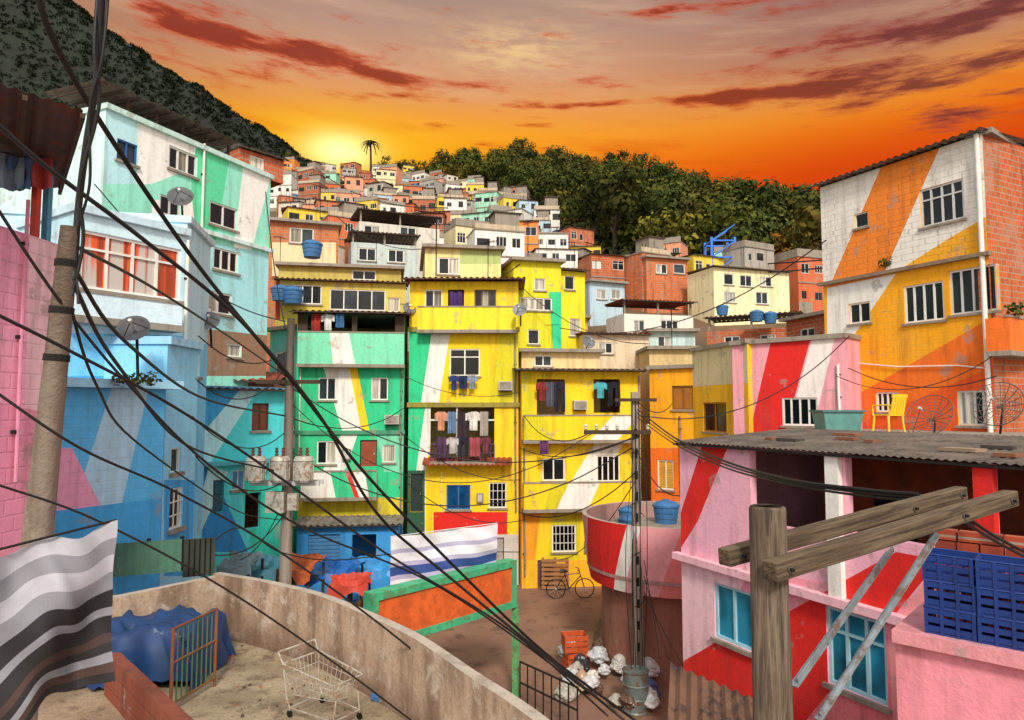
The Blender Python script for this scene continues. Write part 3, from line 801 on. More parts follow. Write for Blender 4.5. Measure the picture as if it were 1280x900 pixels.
mb = MB(); q = [at(-140, 60, 5.2), at(104, 138, 6.2), at(134, 256, 8.4), at(-140, 180, 8.4)]
Ei = h.E; Mi = (Matrix.Translation(Ei.location) @ Matrix.Rotation(Ei.rotation_euler.z, 4, 'Z')).inverted()
q = [Mi @ v for v in q]
mb.corr(q[0], q[1]-q[0], (q[3]-q[0]+q[2]-q[1])/2, simp('5a4844', .85, 0, .7, 2, '7a3c28'), .12, .015)
for k in range(4):
    a = q[0].lerp(q[1], k/3)-Vector((0, 0, .05)); b = a+(q[3]-q[0]+q[2]-q[1])/2; mb.beam(a, b, .04, .05, M_BARK)
mb.obj('roof', h.E)
mb = MB(); mb.box(.3, 1.0, h.H, h.L-.5, 2.9, h.H+1.2, simp('6a3a34', .8, 0, .6)); mb.obj('terrace_room', h.E)
laundry(at(2, 190, 7.4), at(60, 196, 7.6), [('towel', .3, .4, '8aa0b8'), ('shirt', .3, .4, '4f6f9f'), ('towel', .25, .35, 'b84a4a')])

# ------------------------------------------------------------------ second row behind
def quick(lab, A, B, top, z0, wall, wins=(), roof='slab', back=5, stripes=(), rm=None, **k):
    h = House('house', lab, A, B, top, z0, back, wall)
    for w in wins: h.win(*w)
    for hx, pts in stripes: h.stripe(hx, *pts)
    h.build(); h.roof(roof, .3, rm, **k); return h
quick('olive house with red edging and long windows', (342, 29), (506, 30), 350, 3, paint('d6c658'), [(354, 356, 402, 380, 's4'), (412, 362, 482, 388, 's4'), (484, 372, 500, 390, 's1')], 'sheet', rm=M_RTILE, back=1.6, slope=.04, stripes=[('b0402c', [(335, 345), (350, 345), (350, 400), (335, 400)])])
quick('upper olive storey with parapet terrace', (345, 31), (500, 32), 332, 6, paint('c4b45c'), [(440, 338, 470, 350, 's2')], back=3)
quick('raw brick house with pale window band', (332, 33), (420, 34), 276, 6, rawbrick('cf723a'), [(362, 285, 392, 304, 's2')], back=3, stripes=[(BEI, [(340, 303), (420, 303), (420, 345), (340, 345)])])
quick('pale yellow upper house behind the tower', (530, 29), (626, 29.5), 310, 3, paint('ece49a'), [(548, 322, 574, 343, 's2')], 'slab', stripes=[('b4c87c', [(575, 305), (630, 305), (630, 330), (575, 330)])])
quick('lime yellow house with balconies', (642, 29), (702, 29.5), 326, 3, paint('e2da20'), [(668, 348, 682, 363, 's1'), (650, 372, 690, 388, 's4'), (660, 412, 674, 430, 's1')], 'slab', stripes=[(GRN, [(686, 365), (704, 365), (704, 445), (692, 445)])])
quick('bright yellow house with small windows', (700, 30.5), (732, 31), 338, 3, paint('f6e228'), [(706, 345, 718, 362, 's1'), (712, 398, 726, 420, 's1')], 'sheet', rm=M_DSHEET, back=2)
quick('ochre house with tiled parapet', (655, 31.5), (735, 31.5), 398, 3, paint('e0b060'), [(676, 410, 696, 430, 's2')])
quick('small cream house with low parapet', (730, 30), (812, 30.5), 418, 3, paint('e0ccac'), [(748, 428, 766, 442, 's2')], 'sheet', rm=M_RTILE, back=2, slope=.04)
quick('orange parapet house with satellite dish', (652, 27.5), (750, 28), 440, 3, paint('eed096'), [(668, 444, 690, 458, 's2')], back=2)
quick('grey blue concrete house', (436, 36), (520, 37), 302, 6, paint('c0ccc8'), [(448, 310, 470, 326, 's2'), (485, 312, 505, 328, 's2')], 'sheet', lift=.5, rm=M_GSHEET, back=2.5, slope=.02)
quick('white concrete house with dark shelter roof', (446, 42), (548, 44), 276, 8, paint('d4d0c4', 0, .9), [(455, 282, 475, 294, 's2'), (500, 284, 520, 298, 's2')], 'sheet', lift=.7, rm=M_DSHEET, back=3, slope=.02)
quick('cream two storey house with five windows', (895, 44), (990, 46), 334, 8, paint('f4e8b8'), [(905, 342, 917, 356, 's1'), (925, 344, 940, 358, 's2'), (950, 346, 965, 358, 's2'), (905, 365, 920, 378, 's1'), (945, 365, 960, 380, 's2')], 'sheet', rm=M_GSHEET, back=3, slope=.03)
quick('orange brick house with white window', (810, 47), (862, 48), 322, 8, rawbrick('dc7238'), [(820, 330, 834, 342, 's2'), (842, 330, 856, 342, 's1')], 'slab', back=3)
quick('pale blue narrow house under the wood', (738, 42), (782, 43), 352, 8, paint('b8d0dc'), [(746, 362, 758, 374, 's1'), (764, 362, 776, 374, 's1')], 'slab', back=3)
quick('white house with open upper terrace', (780, 37), (868, 38), 392, 6, paint('e8e4d8'), [(792, 400, 806, 414, 's2'), (826, 400, 848, 414, 's3')], 'sheet', lift=.7, rm=M_RTILE, back=2.5, slope=.02)
quick('raw brick house with terrace over the lane', (885, 33), (1000, 31), 414, 4, rawbrick('d06a3a'), [(905, 420, 925, 432, 's2'), (950, 418, 970, 432, 's2')], 'sheet', lift=.6, rm=M_GSHEET, back=2, slope=.02)
quick('brick house beside the orange building', (985, 30), (1048, 27), 402, 4, rawbrick('c05c32'), [(1000, 410, 1018, 424, 's2')], 'slab')
quick('pale turquoise low house', (812, 31), (870, 31), 415, 4, paint('c4e0dc'), [(822, 420, 840, 434, 's2')], 'slab')

# ------------------------------------------------------------------ hillside houses
HG = 'small houses stacked up the hillside'
COLS = [('white', paint('e6e2d8', 0, .8)), ('cream', paint('eadcae', 0, .7)), ('raw brick', rawbrick('cc6430')), ('raw brick', rawbrick('b4552c')), ('orange brick', rawbrick('dc7238')),
        ('pale blue', paint('b4d0e0', 0, .7)), ('grey concrete', paint('aca69c', 0, .9)), ('yellow', paint('eccc44', 0, .7)), ('salmon', paint('e89c78', 0, .7)), ('mint green', paint('a0d8bc', 0, .7)),
        ('terracotta', paint('d06a40', 0, .7)), ('off white', paint('d8d2c2', 0, .9)), ('orange', paint('ee8c38', 0, .7)), ('raw brick', rawbrick('c46036')), ('white', paint('efece4', 0, .7)), ('raw brick', rawbrick('d87040'))]
BK = paint('c4b296', 0, .9)
rv = random.Random(21)
variants = []
NV = 20
def mkvariant(i):
    fl = 1+(i % 3); L = rv.uniform(3.6, 6.0); base = 3.0; H = base+2.75*fl
    h = House('hillside_house', 'x', wall=COLS[0][1], side=COLS[0][1], back=4.2, loc=(0, 0, 0), L=L, H=H, group=HG); h.rich = False
    for f in range(fl):
        n = 1+int(L/2.1)
        for k in range(n):
            c = L*(k+.5)/n+rv.uniform(-.2, .2); z = base+2.75*f+.95
            if f == 0 and k == 0 and i % 2: h.uwin(c-.4, base+.05, c+.4, base+2.1, 'd', None, simp(rv.choice(['5a3020', '2f5f8a', '7a2a20'])))
            elif rv.random() < .85:
                w = rv.uniform(.35, .75); zz = z+rv.uniform(-.15, .2); h.uwin(c-w, zz, c+w, zz+rv.uniform(.8, 1.2), rv.choice(['s2', 's2', 's3', 's1']), rv.choice([None, None, simp('5a4432'), M_GSHEET]), glass('1a1e22') if rv.random() < .7 else None)
    h.build()
    t = [0, 2, 1, 4, 2, 5, 0, 4, 2, 3, 0, 2, 4, 5, 1, 2, 5, 0, 3, 4][i]
    if t == 0: h.roof('slab', .2)
    elif t == 1: h.roof('sheet', .3, M_RTILE, slope=.12)
    elif t == 2:
        h.roof('slab', .15); mb = MB(); mb.box(0, 0, H+.142, L, .12, H+.9, M_CONC); mb.box(0, .122, H+.142, .12, 4, H+.9, M_CONC)
        mb.box(L*.6, 1.5, H+.142, L*.6+.8, 2.4, H+.9, M_GSHEET); mb.obj('parapet', h.E)
    elif t == 3: h.roof('sheet', .2, M_GSHEET, lift=1.5, slope=.02, back=2.2)
    elif t == 5:
        h.roof('slab', .15); mb = MB(); mb.box(L*.45, 1, H+.142, L*.95, 3.6, H+2.3, M_CONC); mb.box(L*.4, .8, H+2.303, L, 3.8, H+2.4, M_DSHEET); mb.box(0, 0, H+.142, L, .1, H+.7, BK); mb.obj('roof_room', h.E)
    else: h.roof('sheet', .3, M_GSHEET, slope=.06)
    # half raw lower band and rebar stubs
    mb = MB(); mb.box(-.03, -.03, 0, L*rv.uniform(.4, 1.02), -.004, base+rv.uniform(-.2, .9), rv.choice([rawbrick('b4552c'), M_CONC, BK])); mb.obj('plinth', h.E)
    if i % 2 == 0:
        mb = MB()
        for k in range(5): mb.box(L*(k+.3)/5, .2+.5*(k % 2), H+.1, L*(k+.3)/5+.05, .25+.5*(k % 2), H+1.1+.3*(k % 3), M_DARK)
        mb.obj('rebar', h.E)
    if fl > 1:
        for f in range(1, fl):
            mb = MB(); mb.box(-.04, -.1, base+2.75*f-.1, L+.04, -.004, base+2.75*f+.06, M_CONC); mb.obj('ledge', h.E)
    if i % 4 == 1 and fl > 1:
        mb = MB(); z = base+2.75; mb.box(.1, -.75, z+.07, L-.1, -.11, z+.17, M_CONC); mb.box(.1, -.75, z+.172, L-.1, -.65, z+1.0, BK); mb.obj('balcony', h.E)
    return h.E, L
for i in range(NV): variants.append(mkvariant(i))
used = set(); nh = 0; tanks = []
def place_house(x, y, ang, sc=1.0, vi=None, ci=None):
    global nh
    E, L = variants[vi]
    if vi not in used: E_ = E; used.add(vi)
    else: E_ = dup(E)
    zb_ = terr(x, y)-3.0*sc+rv.uniform(.1, .9)
    E_.location = (x-L*.5*cos(ang)*sc, y-L*.5*sin(ang)*sc, zb_); E_.rotation_euler = (0, 0, ang); E_.scale = (sc, sc, sc*rv.uniform(.9, 1.12))
    nm, mt = COLS[rv.randrange(len(COLS)) if ci is None else ci]
    for c in E_.children:
        if c.name.startswith('wall'):
            c.material_slots[0].link = 'OBJECT'; c.material_slots[0].material = mt
    fl = 1+(vi % 3)
    E_["label"] = ['single storey', 'two storey', 'three storey'][fl-1]+' '+nm+' house on the steep hillside'
    if rv.random() < .3 and vi in (0, 6, 10, 17): tanks.append((x, y+.9, zb_+(3+2.75*fl)*E_.scale[2]+.1, ang))
    nh += 1
order = list(range(NV)); rv.shuffle(order); oi = 0
rows = []
y = 42.0
while y < 190:
    x = -.352*y+rv.uniform(-1, 1)
    while x < .43*y:
        w = rv.uniform(2.8, 4.3)*(1+(y-42)*.0012); xx = x+w/2; s_ = xx/y
        if y < dmax(s_) and not (s_ > .09 and y < 49): rows.append((xx, y))
        x += w
    y += 3.6+(y-42)*.022
indiv = rows[:296]; rest = rows[296:]
print('rows', len(rows), 'far rest', len(rest), 'from y', rest[0][1] if rest else None)
for (xx, y) in indiv:
    s_ = xx/y
    vi = order[oi] if oi < NV else rv.randrange(NV)
    if oi < NV: oi += 1
    elif (s_ > .03 or y < 50) and vi % 3 == 2: vi = (vi+1) % NV
    sc = rv.uniform(.50, .66) if y < 80 else rv.uniform(.58, .78)
    place_house(xx, y+rv.uniform(-1.5, 1.5), rv.uniform(-.55, .55), sc, vi)
# the far houses beyond the nearest ones: one mass
mb = MB(); WG_ = glass('1a1e22')
for (xx, yy) in rest:
    yy += rv.uniform(-1.5, 1.5); a = rv.uniform(-.5, .5); ux = Vector((cos(a), sin(a), 0)); vy = Vector((-sin(a), cos(a), 0)); L = rv.uniform(2.6, 4.2); D = rv.uniform(2.6, 3.6); fl = rv.choice([1, 1, 2, 2, 3]); fh = rv.uniform(1.9, 2.2)
    mt = rv.choice(COLS)[1]; z = terr(xx, yy)-1.5; o = Vector((xx, yy, z))-ux*L/2; H = 1.8+fh*fl
    mb.obox(o, ux*L, vy*D, (0, 0, H), mt)
    mb.obox(o-ux*.1-vy*.15+Vector((0, 0, H+.003)), ux*(L+.2), vy*(D+.3), (0, 0, .12), rv.choice([M_CONC, M_GSHEET, M_RTILE, M_DSHEET]))
    if rv.random() < .4: mb.obox(o+ux*L*.3+vy*.8+Vector((0, 0, H+.13)), ux*L*.5, vy*1.4, (0, 0, 1.3), rv.choice(COLS)[1])
    for f in range(fl):
        for k in range(2):
            mb.obox(o+ux*(L*(.16+.45*k))-vy*.03+Vector((0, 0, 1.8+fh*f+.6)), ux*L*rv.uniform(.15, .26), vy*.026, (0, 0, .75), WG_)
if rest: mb.obj('distant_houses', kind='stuff', label='mass of tiny distant houses near the ridge', category='houses')
t0 = None
for (x, y, z, a) in tanks[:16]:
    if t0 is None: t0 = water_tank((x, y, z), .6, .8)
    else: dup(t0, (x, y, z), rv.uniform(0, 3), rv.uniform(.6, .85))
if t0 is None: t0 = water_tank(at(400, 260, 60), .6, .8)
for (px, py, d, sc) in ((390, 322, 31, .75), (366, 380, 28.5, .7), (350, 376, 28.5, .62), (946, 402, 31, .5), (963, 404, 31, .5), (903, 394, 34, .5)):
    dup(t0, at(px, py, d), 0, sc)
def antenna(loc):
    e = thing('tv_antenna', 'thin metal television antenna on a rooftop mast', 'antenna', loc, 0, 'rooftop television antennas')
    mb = MB(); mb.tube([(0, 0, 0), (0, 0, 2.2)], .025, M_DARK, 5); mb.obj('mast', e)
    mb = MB(); mb.tube([(-.6, 0, 2.1), (.6, 0, 2.1)], .018, M_DARK, 4)
    for k in range(6): mb.tube([(-.5+.2*k, -.35+.03*k, 2.1), (-.5+.2*k, .35-.03*k, 2.1)], .012, M_DARK, 4)
    mb.obj('elements', e); return e
an = None
for (px, py, d) in ((545, 345, 27), (610, 350, 28), (660, 322, 30), (718, 336, 31.5), (470, 330, 31), (400, 274, 34), (350, 330, 31), (780, 416, 31), (840, 436, 28.5), (930, 335, 45), (250, 165, 19), (690, 438, 28)):
    l_ = at(px, py, d)
    if an is None: an = antenna(l_)
    else: dup(an, l_, rv.uniform(0, 3), rv.uniform(.5, .8))
p = at(900, 334, 50); e = thing('steel_tower', 'blue painted steel frame tower on a roof', 'tower', (p.x, p.y, terr(p.x, p.y)))
mb = MB(); mbl = simp('2476e4', .5, 0, .15); Ht = at(900, 300, 50).z-terr(p.x, p.y); W_ = .85
for (a, b) in ((-1, -1), (1, -1), (1, 1), (-1, 1)): mb.box(a*W_-.08, b*W_-.08, 0, a*W_+.08, b*W_+.08, Ht, mbl)
for k in range(5):
    z = Ht*k/4.2
    for q in (-W_, W_): mb.beam((-W_, q, z), (W_, q, z), .1, .1, mbl); mb.beam((q, -W_, z), (q, W_, z), .1, .1, mbl); mb.beam((-W_, q, z), (W_, q, z+Ht/4.4), .07, .07, mbl)
mb.obj('lattice', e)

# ------------------------------------------------------------------ right foreground pink house
h = House('house', 'pink house with red stripes and open veranda', (848, 13), (1300, 7.6), 553, 0, 5, paint('f6b6c8'))
h.stripe('f09cae', (848, 700), (1300, 770), (1300, 960), (848, 930))
h.stripe(RED, (883, 540), (914, 548), (872, 652), (848, 690), (848, 650)).stripe(RED, (1120, 690), (1175, 700), (960, 960), (840, 960), (862, 830), (940, 790)).stripe('f8ccd4', (848, 700), (938, 712), (893, 800), (848, 860)).stripe(RED, (848, 830), (900, 800), (930, 830), (900, 900), (848, 900))
h.stripe('f2a0a4', (1175, 700), (1300, 710), (1300, 960), (1120, 960), (1060, 860)).stripe('ee8088', (1040, 860), (1110, 790), (1120, 960), (960, 960))
h.win(938, 566, 1032, 660, 'o').win(1058, 572, 1226, 680, 'o').win(1240, 580, 1292, 690, 'o')
M_LB = simp('a8d8e2', .5, 0, .3)
h.win(893, 735, 941, 806, 's2', M_LB, glass('2a8fb0', .2)).win(1034, 768, 1108, 868, 's3', M_LB, glass('2a8fb0', .2)).win(1238, 870, 1290, 960, 's2', M_WF, glass('202830'))
h.build()
mb = MB(); mb.corr((.0, -.16, h.H+.02), (h.L+.4, 0, 0), (0, 3.2, .2), simp('6a5e54', .85, 0, .7, 1.5, '463c34'), .11, .012)
mb.box(.0, -.15, h.H-.04, h.L, -.11, h.H-.004, M_DARK)
mb.box(.0, -.005, h.H-.002, h.L, .1, h.H+.03, M_DARK)
rk = random.Random(9)
for k in range(9): 
    xk = rk.uniform(.5, 6); yk = rk.uniform(.2, 2.6); mb.box(xk, yk, h.H+.045+.06*yk, xk+rk.uniform(.1, .5), yk+rk.uniform(.08, .25), h.H+.09+.06*yk, simp(rk.choice(['8a5a40', '6a625a', '4a443c', 'a08870']), .8))
mb.obj('roof', h.E)
zz = h.pp(860, 694)[1]
mb = MB(); mb.box(-.1, -.14, zz-.1, h.L, -.004, zz+.02, paint('f6c0cc')); mb.obj('ledge', h.E)
for (px, hx) in ((1045, WHT), (1234, RED)):
    u = h.pp(px, 600)[0]; mb = MB(); mb.box(u-.11, -.1, zz+.022, u+.11, -.006, h.H-.05, paint(hx)); mb.obj('pillar', h.E)
u0, u1 = h.pp(940, 640)[0], h.pp(1290, 640)[0]
mb = MB(); mb.box(u0, .16, zz, u1, .28, zz+.55, paint('f0aec0')); mb.obj('parapet', h.E)
mb = MB(); mb.box(u0-.5, 2.3, zz, u1, 2.4, h.H-.05, simp('a04a2c', .8, 0, .7)); mb.box(u0+.6, 2.24, zz, u0+1.3, 2.298, zz+1.3, M_DARK); mb.box(u0+2.2, 1.2, zz, u0+3.0, 1.9, zz+.9, simp('8a8f94', .6)); mb.obj('inner_wall', h.E)
h.pipe(958, 700, 880, M_WF, .02)
h = House('house', 'flat roofed red house under the tall building', (985, 18.2), (1300, 14.2), 545, 0, 3.2, paint('e86e4c')); h.build(); h.roof('slab', .2)
RT = h
def crate(loc, rz, hexc, lab, sx=.55, sy=.38, sz=.3, group='plastic crates stacked on the ledge'):
    e = thing('plastic_crate', lab, 'crate', loc, rz, group); mt = simp(hexc, .55, 0, .5)
    mb = MB(); t = .02
    mb.box(-sx/2, -sy/2, 0, sx/2, sy/2, t, mt)
    for (a0, b0, a1, b1) in ((-sx/2, -sy/2, sx/2, -sy/2+t), (-sx/2, sy/2-t, sx/2, sy/2), (-sx/2, -sy/2+t, -sx/2+t, sy/2-t), (sx/2-t, -sy/2+t, sx/2, sy/2-t)):
        for k in range(3): mb.box(a0, b0, t+.005+k*sz*.33, a1, b1, k*sz*.33+sz*.31, mt)
    for k in range(4):
        xx = -sx/2+(sx-.03)*k/3; mb.box(xx, -sy/2-.008, 0, xx+.03, -sy/2-.001, sz, mt); mb.box(xx, sy/2+.001, 0, xx+.03, sy/2+.008, sz, mt)
    mb.obj('basket', e)
    mb = MB(); mb.tube([(-sx/2, -sy/2, sz), (sx/2, -sy/2, sz), (sx/2, sy/2, sz), (-sx/2, sy/2, sz), (-sx/2, -sy/2, sz)], .01, mt, 5); mb.obj('rim', e)
    return e
c0 = None
pl = at(1160, 785, 6.9); pr = at(1300, 800, 6.3); dv = (pr-pl); dv.z = 0; rz = math.atan2(dv.y, dv.x); dvn = dv.normalized()
for lay in range(3):
    for k in range(3):
        loc = pl+dvn*(.22+k*.43)+Vector((0, 0, lay*.252)); loc.z = pl.z+lay*.252
        if c0 is None: c0 = crate(loc, rz, '12367f', 'dark blue slotted plastic crate in a stack', .42, .34, .25)
        else: dup(c0, loc, rz+R.uniform(-.05, .05))
mb = MB(); b0 = pl-dvn*.25-Vector((0, 0, .12)); nrm = Vector((-dvn.y, dvn.x, 0))
mb.obox(b0-nrm*.3, dvn*2.2, nrm*1.6, (0, 0, .12), paint('e0949c')); mb.obj('house_ledge', org=b0, label='pink concrete ledge carrying crates and bricks', category='ledge')
mb = MB(); mb.obox(b0-nrm*.2-Vector((0, 0, 4)), dvn*2.1, nrm*1.4, (0, 0, 4.0-.002), paint('f096a4')); mb.obj('ledge_wall', org=b0-Vector((0, 0, 4)), label='pink wall block supporting the ledge', category='wall')
bb = MB(); base = pl+nrm*.45
for lay in range(8):
    for k in range(9):
        o = base+dvn*(k*.2+R.uniform(-.01, .01))+nrm*R.uniform(-.01, .01)+Vector((0, 0, .002+lay*.115)); bb.obox(o, dvn*.185, nrm*.12, (0, 0, .1), rawbrick('b0472a') if (k+lay) % 3 else rawbrick('8f3a24'))
bb.obj('brick_stack', org=base, label='stack of red hollow bricks behind blue crates', category='bricks', kind='stuff')

# ------------------------------------------------------------------ curved terrace
c = at(842, 700, 18.4); c.z = 0
e = thing('round_terrace', 'curved pink terrace wall with red and white stripes', 'terrace', c)
mb = MB(); Rr = 2.4; Rb = 2.2; zt = at(806, 656, 16.6).z; zb = at(735, 738, 17.0).z
N = 80
for i in range(N):
    a0 = 2*pi*i/N; a1 = 2*pi*(i+1)/N
    ang = (i*360/N) % 360
    if 180 <= ang < 212: mm = paint(RED)
    elif 212 <= ang < 224: mm = paint(WHT)
    elif 244 <= ang < 258: mm = paint('f08a84')
    else: mm = paint('f4aab0')
    K = 4
    for j in range(K):
        v0, v1 = j/K, (j+1)/K
        ra = Rb+(Rr-Rb)*v0**.6; rb_ = Rb+(Rr-Rb)*v1**.6; za = zb+(zt-zb)*v0; z1_ = zb+(zt-zb)*v1
        tw0, tw1 = v0*.25, v1*.25
        mb.face([(ra*cos(a0+tw0), ra*sin(a0+tw0), za), (ra*cos(a1+tw0), ra*sin(a1+tw0), za), (rb_*cos(a1+tw1), rb_*sin(a1+tw1), z1_), (rb_*cos(a0+tw1), rb_*sin(a0+tw1), z1_)], mm)
    a0 += .25; a1 += .25; ri = Rr-.12
    mb.face([(ri*cos(a0), ri*sin(a0), zt), (ri*cos(a1), ri*sin(a1), zt), (ri*cos(a1), ri*sin(a1), zb+.3), (ri*cos(a0), ri*sin(a0), zb+.3)], paint('b08a84', 0, .9))
    mb.face([(Rr*cos(a0), Rr*sin(a0), zt), (Rr*cos(a1), Rr*sin(a1), zt), (ri*cos(a1), ri*sin(a1), zt), (ri*cos(a0), ri*sin(a0), zt)], paint('b8a498'))
mb.obj('parapet', e)
zf = zt-.45
mb = MB(); mb.lathe([(0, zf), (Rr-.13, zf)], M_CONC, 40); mb.lathe([(0, zb-.003), (Rb, zb-.003)], M_CONC, 40); mb.obj('floor', e)
mb = MB(); mb.lathe([(1.9, 0), (1.9, zb-.01)], paint('a8705c', .3), 40); mb.obj('base', e)
for i, (a, r, s_) in enumerate(((.3, 1.2, .62), (2.3, 1.5, .45), (1.5, 1.2, .6), (3.4, 1.3, .42))):
    p_ = c+Vector((r*cos(a), r*sin(a), zf)); dup(t0, p_, 0, s_)

# ------------------------------------------------------------------ left side lower
def board(name, lab, A, B, y0, y1, mat, corr=True, cat='fence'):
    a = at(A[0], y1, A[1]); b = at(B[0], y1, B[1]); zt = at(A[0], y0, A[1]).z
    b.z = a.z; mb = MB()
    d = b-a
    if corr:
        n = int(d.length/.06)
        nn = Vector((-d.y, d.x, 0)).normalized()
        for i in range(n):
            o0 = a+d*(i/n)+nn*(.02*(i % 2)); o1 = a+d*((i+1)/n)+nn*(.02*((i+1) % 2))
            mb.face([o0, o1, o1+Vector((0, 0, zt-a.z)), o0+Vector((0, 0, zt-a.z))], mat)
        for q in (0, .5, .97): mb.obox(a+d*q+nn*.03, d.normalized()*.06, nn*.06, (0, 0, zt-a.z+.03), M_DARK)
    else:
        nn = Vector((-d.y, d.x, 0)).normalized()*.05
        mb.obox(a, d, nn, (0, 0, zt-a.z), mat)
        for q in range(1, 6): mb.obox(a+d*q/6-nn*.3, d.normalized()*.02, nn*.25, (0, 0, zt-a.z), M_DARK)
    return mb.obj(name, org=a, label=lab, category=cat)
board('sheet_fence', 'dull green corrugated sheet fence panel', (135, 10.5), (226, 10.9), 680, 722, simp('4f7f6a', .7, 0, .6, 2))
board('slatted_fence', 'dark olive wooden slatted fence', (228, 11.6), (268, 11.8), 675, 722, simp('4a5248', .8, 0, .5), False, 'fence')
M_TB = simp('1f64b4', .4, 0, .4, 2); M_TB2 = simp('3a94d8', .4, 0, .4, 2)
def stall(px, py, d, w, dp, mt, lab, seed, tilt=.15):
    p = at(px, py, d)
    e = thing('market_stall', lab, 'stall', (p.x, p.y, 0), radians(R.uniform(-12, 12)), 'tarpaulin stalls beside the square')
    zt = p.z
    for (a, b) in ((0, 0), (w, 0), (w, dp), (0, dp)):
        mb = MB(); mb.tube([(a, b, 0), (a, b, zt)], .035, M_BARK, 6); mb.obj('post', e)
    mb = MB(); N = 16
    def P(i, j):
        u = i/N; v = j/N; cr = mn.noise(Vector((u*5+seed, v*5, seed)))*.12+abs(mn.noise(Vector((u*9, v*9+seed, 2))))*.08
        return Vector((w*u*1.15-.07*w+.05*sin(v*8+seed), dp*v*1.15-.15, zt+tilt*v-.22*sin(pi*u)*sin(pi*v)+cr-(.25+.1*sin(u*9+seed) if j == 0 else 0)))
    for i in range(N):
        for j in range(N): mb.face([P(i, j), P(i+1, j), P(i+1, j+1), P(i, j+1)], mt)
    mb.obj('canopy', e, smooth=True)
    mb = MB(); mb.box(.1, .1, .0, w-.1, dp*.7, .75, simp('7a5034', .8)); mb.box(.05, .05, .752, w-.05, dp*.75, .8, simp('9a6a40', .8)); mb.obj('counter', e)
stall(385, 716, 19.5, 1.2, 1.1, M_TB, 'makeshift stall with sagging blue tarpaulin canopy', 1)
stall(440, 712, 20.5, 1.3, 1.0, M_TB2, 'makeshift stall with light blue tarpaulin canopy', 4)
stall(415, 732, 18.3, .9, .7, simp('c83c24', .6), 'makeshift stall with red cloth canopy', 5)
stall(345, 712, 18.5, .9, 1.0, simp('c8602c', .7, 0, .6), 'makeshift stall with orange cloth canopy', 7, .2)
stall(305, 712, 17.6, .8, .9, simp('3f7f90', .6, 0, .5), 'makeshift stall with teal tarpaulin canopy', 11)
stall(275, 710, 16.6, .7, 1.0, simp('6a7a80', .7, 0, .5), 'makeshift stall with grey sheet canopy', 9)
quick('low blue shop with shuttered door', (375, 23.2), (500, 23.6), 658, 0, paint('3a9ce4'), [(385, 668, 425, 720, 'roll'), (440, 668, 470, 720, 'o')], 'sheet', back=1.5, rm=M_GSHEET, slope=.03)

# ------------------------------------------------------------------ plaza gate
a = at(466, 742, 13.0); b = at(646, 702, 15.9); a.z = b.z = at(646, 700, 15.9).z
d = b-a; d.z = 0; dn = d.normalized(); nn = Vector((dn.y, -dn.x, 0)); Hs = 1.05
e = thing('gate_beam', 'green framed orange panel spanning the square entrance', 'gate', (b.x, b.y, 0))
mb = MB(); g = simp('4abf8a', .6, 0, .5, 3, '5a8a5a'); o_ = simp('ea6c2c', .7, 0, .5, 2.5, 'c25a24')
A0 = a-Vector((0, 0, Hs))-Vector((b.x, b.y, 0)); 
T = .14; Th = nn*-.3
mb.obox(A0, d, Th, (0, 0, T), g); mb.obox(A0+Vector((0, 0, Hs-T)), d, Th, (0, 0, T), g)
mb.obox(A0+Vector((0, 0, T)), dn*T, Th, (0, 0, Hs-2*T), g); mb.obox(A0+d-dn*T+Vector((0, 0, T)), dn*T, Th, (0, 0, Hs-2*T), g)
mb.obj('frame', e)
mb = MB(); mb.obox(A0+Vector((0, 0, T))+dn*T-nn*.04, d-dn*2*T, Th*.75, (0, 0, Hs-2*T), o_); mb.obj('panel', e)
for q in (.02, .985):
    mb = MB(); s_ = A0+d*q
    mb.obox((s_.x-.07, s_.y+.08, 0), (.16, 0, 0), (0, .16, 0), (0, 0, s_.z), simp('5aa468', .7, 0, .6, 3, '6a4a2c')); mb.obj('post', e)

def flag(lab, a, b, hh, bands, seed, name='banner', amp=.12, slant=0.0, jag=0.0, rod=True):
    a = Vector(a); b = Vector(b); mb = MB(); N = 40; Mv = 36; d = b-a; nn = Vector((d.y, -d.x, 0)).normalized()
    def P(i, j):
        u = i/N; v = j/Mv
        return d*u+Vector((0, 0, -hh*v*(1+jag*sin(u*5+seed))+slant*u*v))+nn*amp*(sin(u*9+seed+v*2)*(.4+.6*v)+.4*sin(v*6+u*5+seed)+.25*sin(u*21-v*13))+Vector((0, 0, .02*sin(u*12+seed)))
    for i in range(N):
        for j in range(Mv):
            mb.face([P(i, j+1), P(i+1, j+1), P(i+1, j), P(i, j)], bands[int(j/Mv*len(bands))])
    e = thing(name, lab, 'banner', a)
    mb.obj('cloth', e, smooth=True)
    mb = MB(); mb.tube([(0, 0, .02), tuple(d+Vector((0, 0, .02)))], .01 if rod else .006, M_ALU if rod else M_DARK, 6); mb.obj('rod', e)
    return e
wc = simp('e6e6ec', .8, 0, .2); bc = simp('2f4a8c', .8, 0, .2); lc = simp('b4b0cc', .8, 0, .2); kc = simp('262224', .8, 0, .4); rc = simp('4a3430', .8, 0, .4); gc = simp('8c8c94', .8, 0, .4); g2 = simp('b8b8c2', .8, 0, .4)
flag('white and blue cloth banner hung over the gate', at(488, 672, 14.6), at(622, 655, 15.6), 1.1, [wc, wc, wc, lc, wc, wc, lc, bc, bc, lc, wc, wc], 1, 'banner', .06)
flag('grey and black striped cloth hanging by the terrace', at(-30, 700, 2.9), at(146, 655, 3.3), .95, [g2, g2, gc, gc, g2, g2, gc, gc, kc, kc, gc, kc, kc, rc, kc, gc, rc, kc], 2.3, 'banner', .05, .3, .10, False)

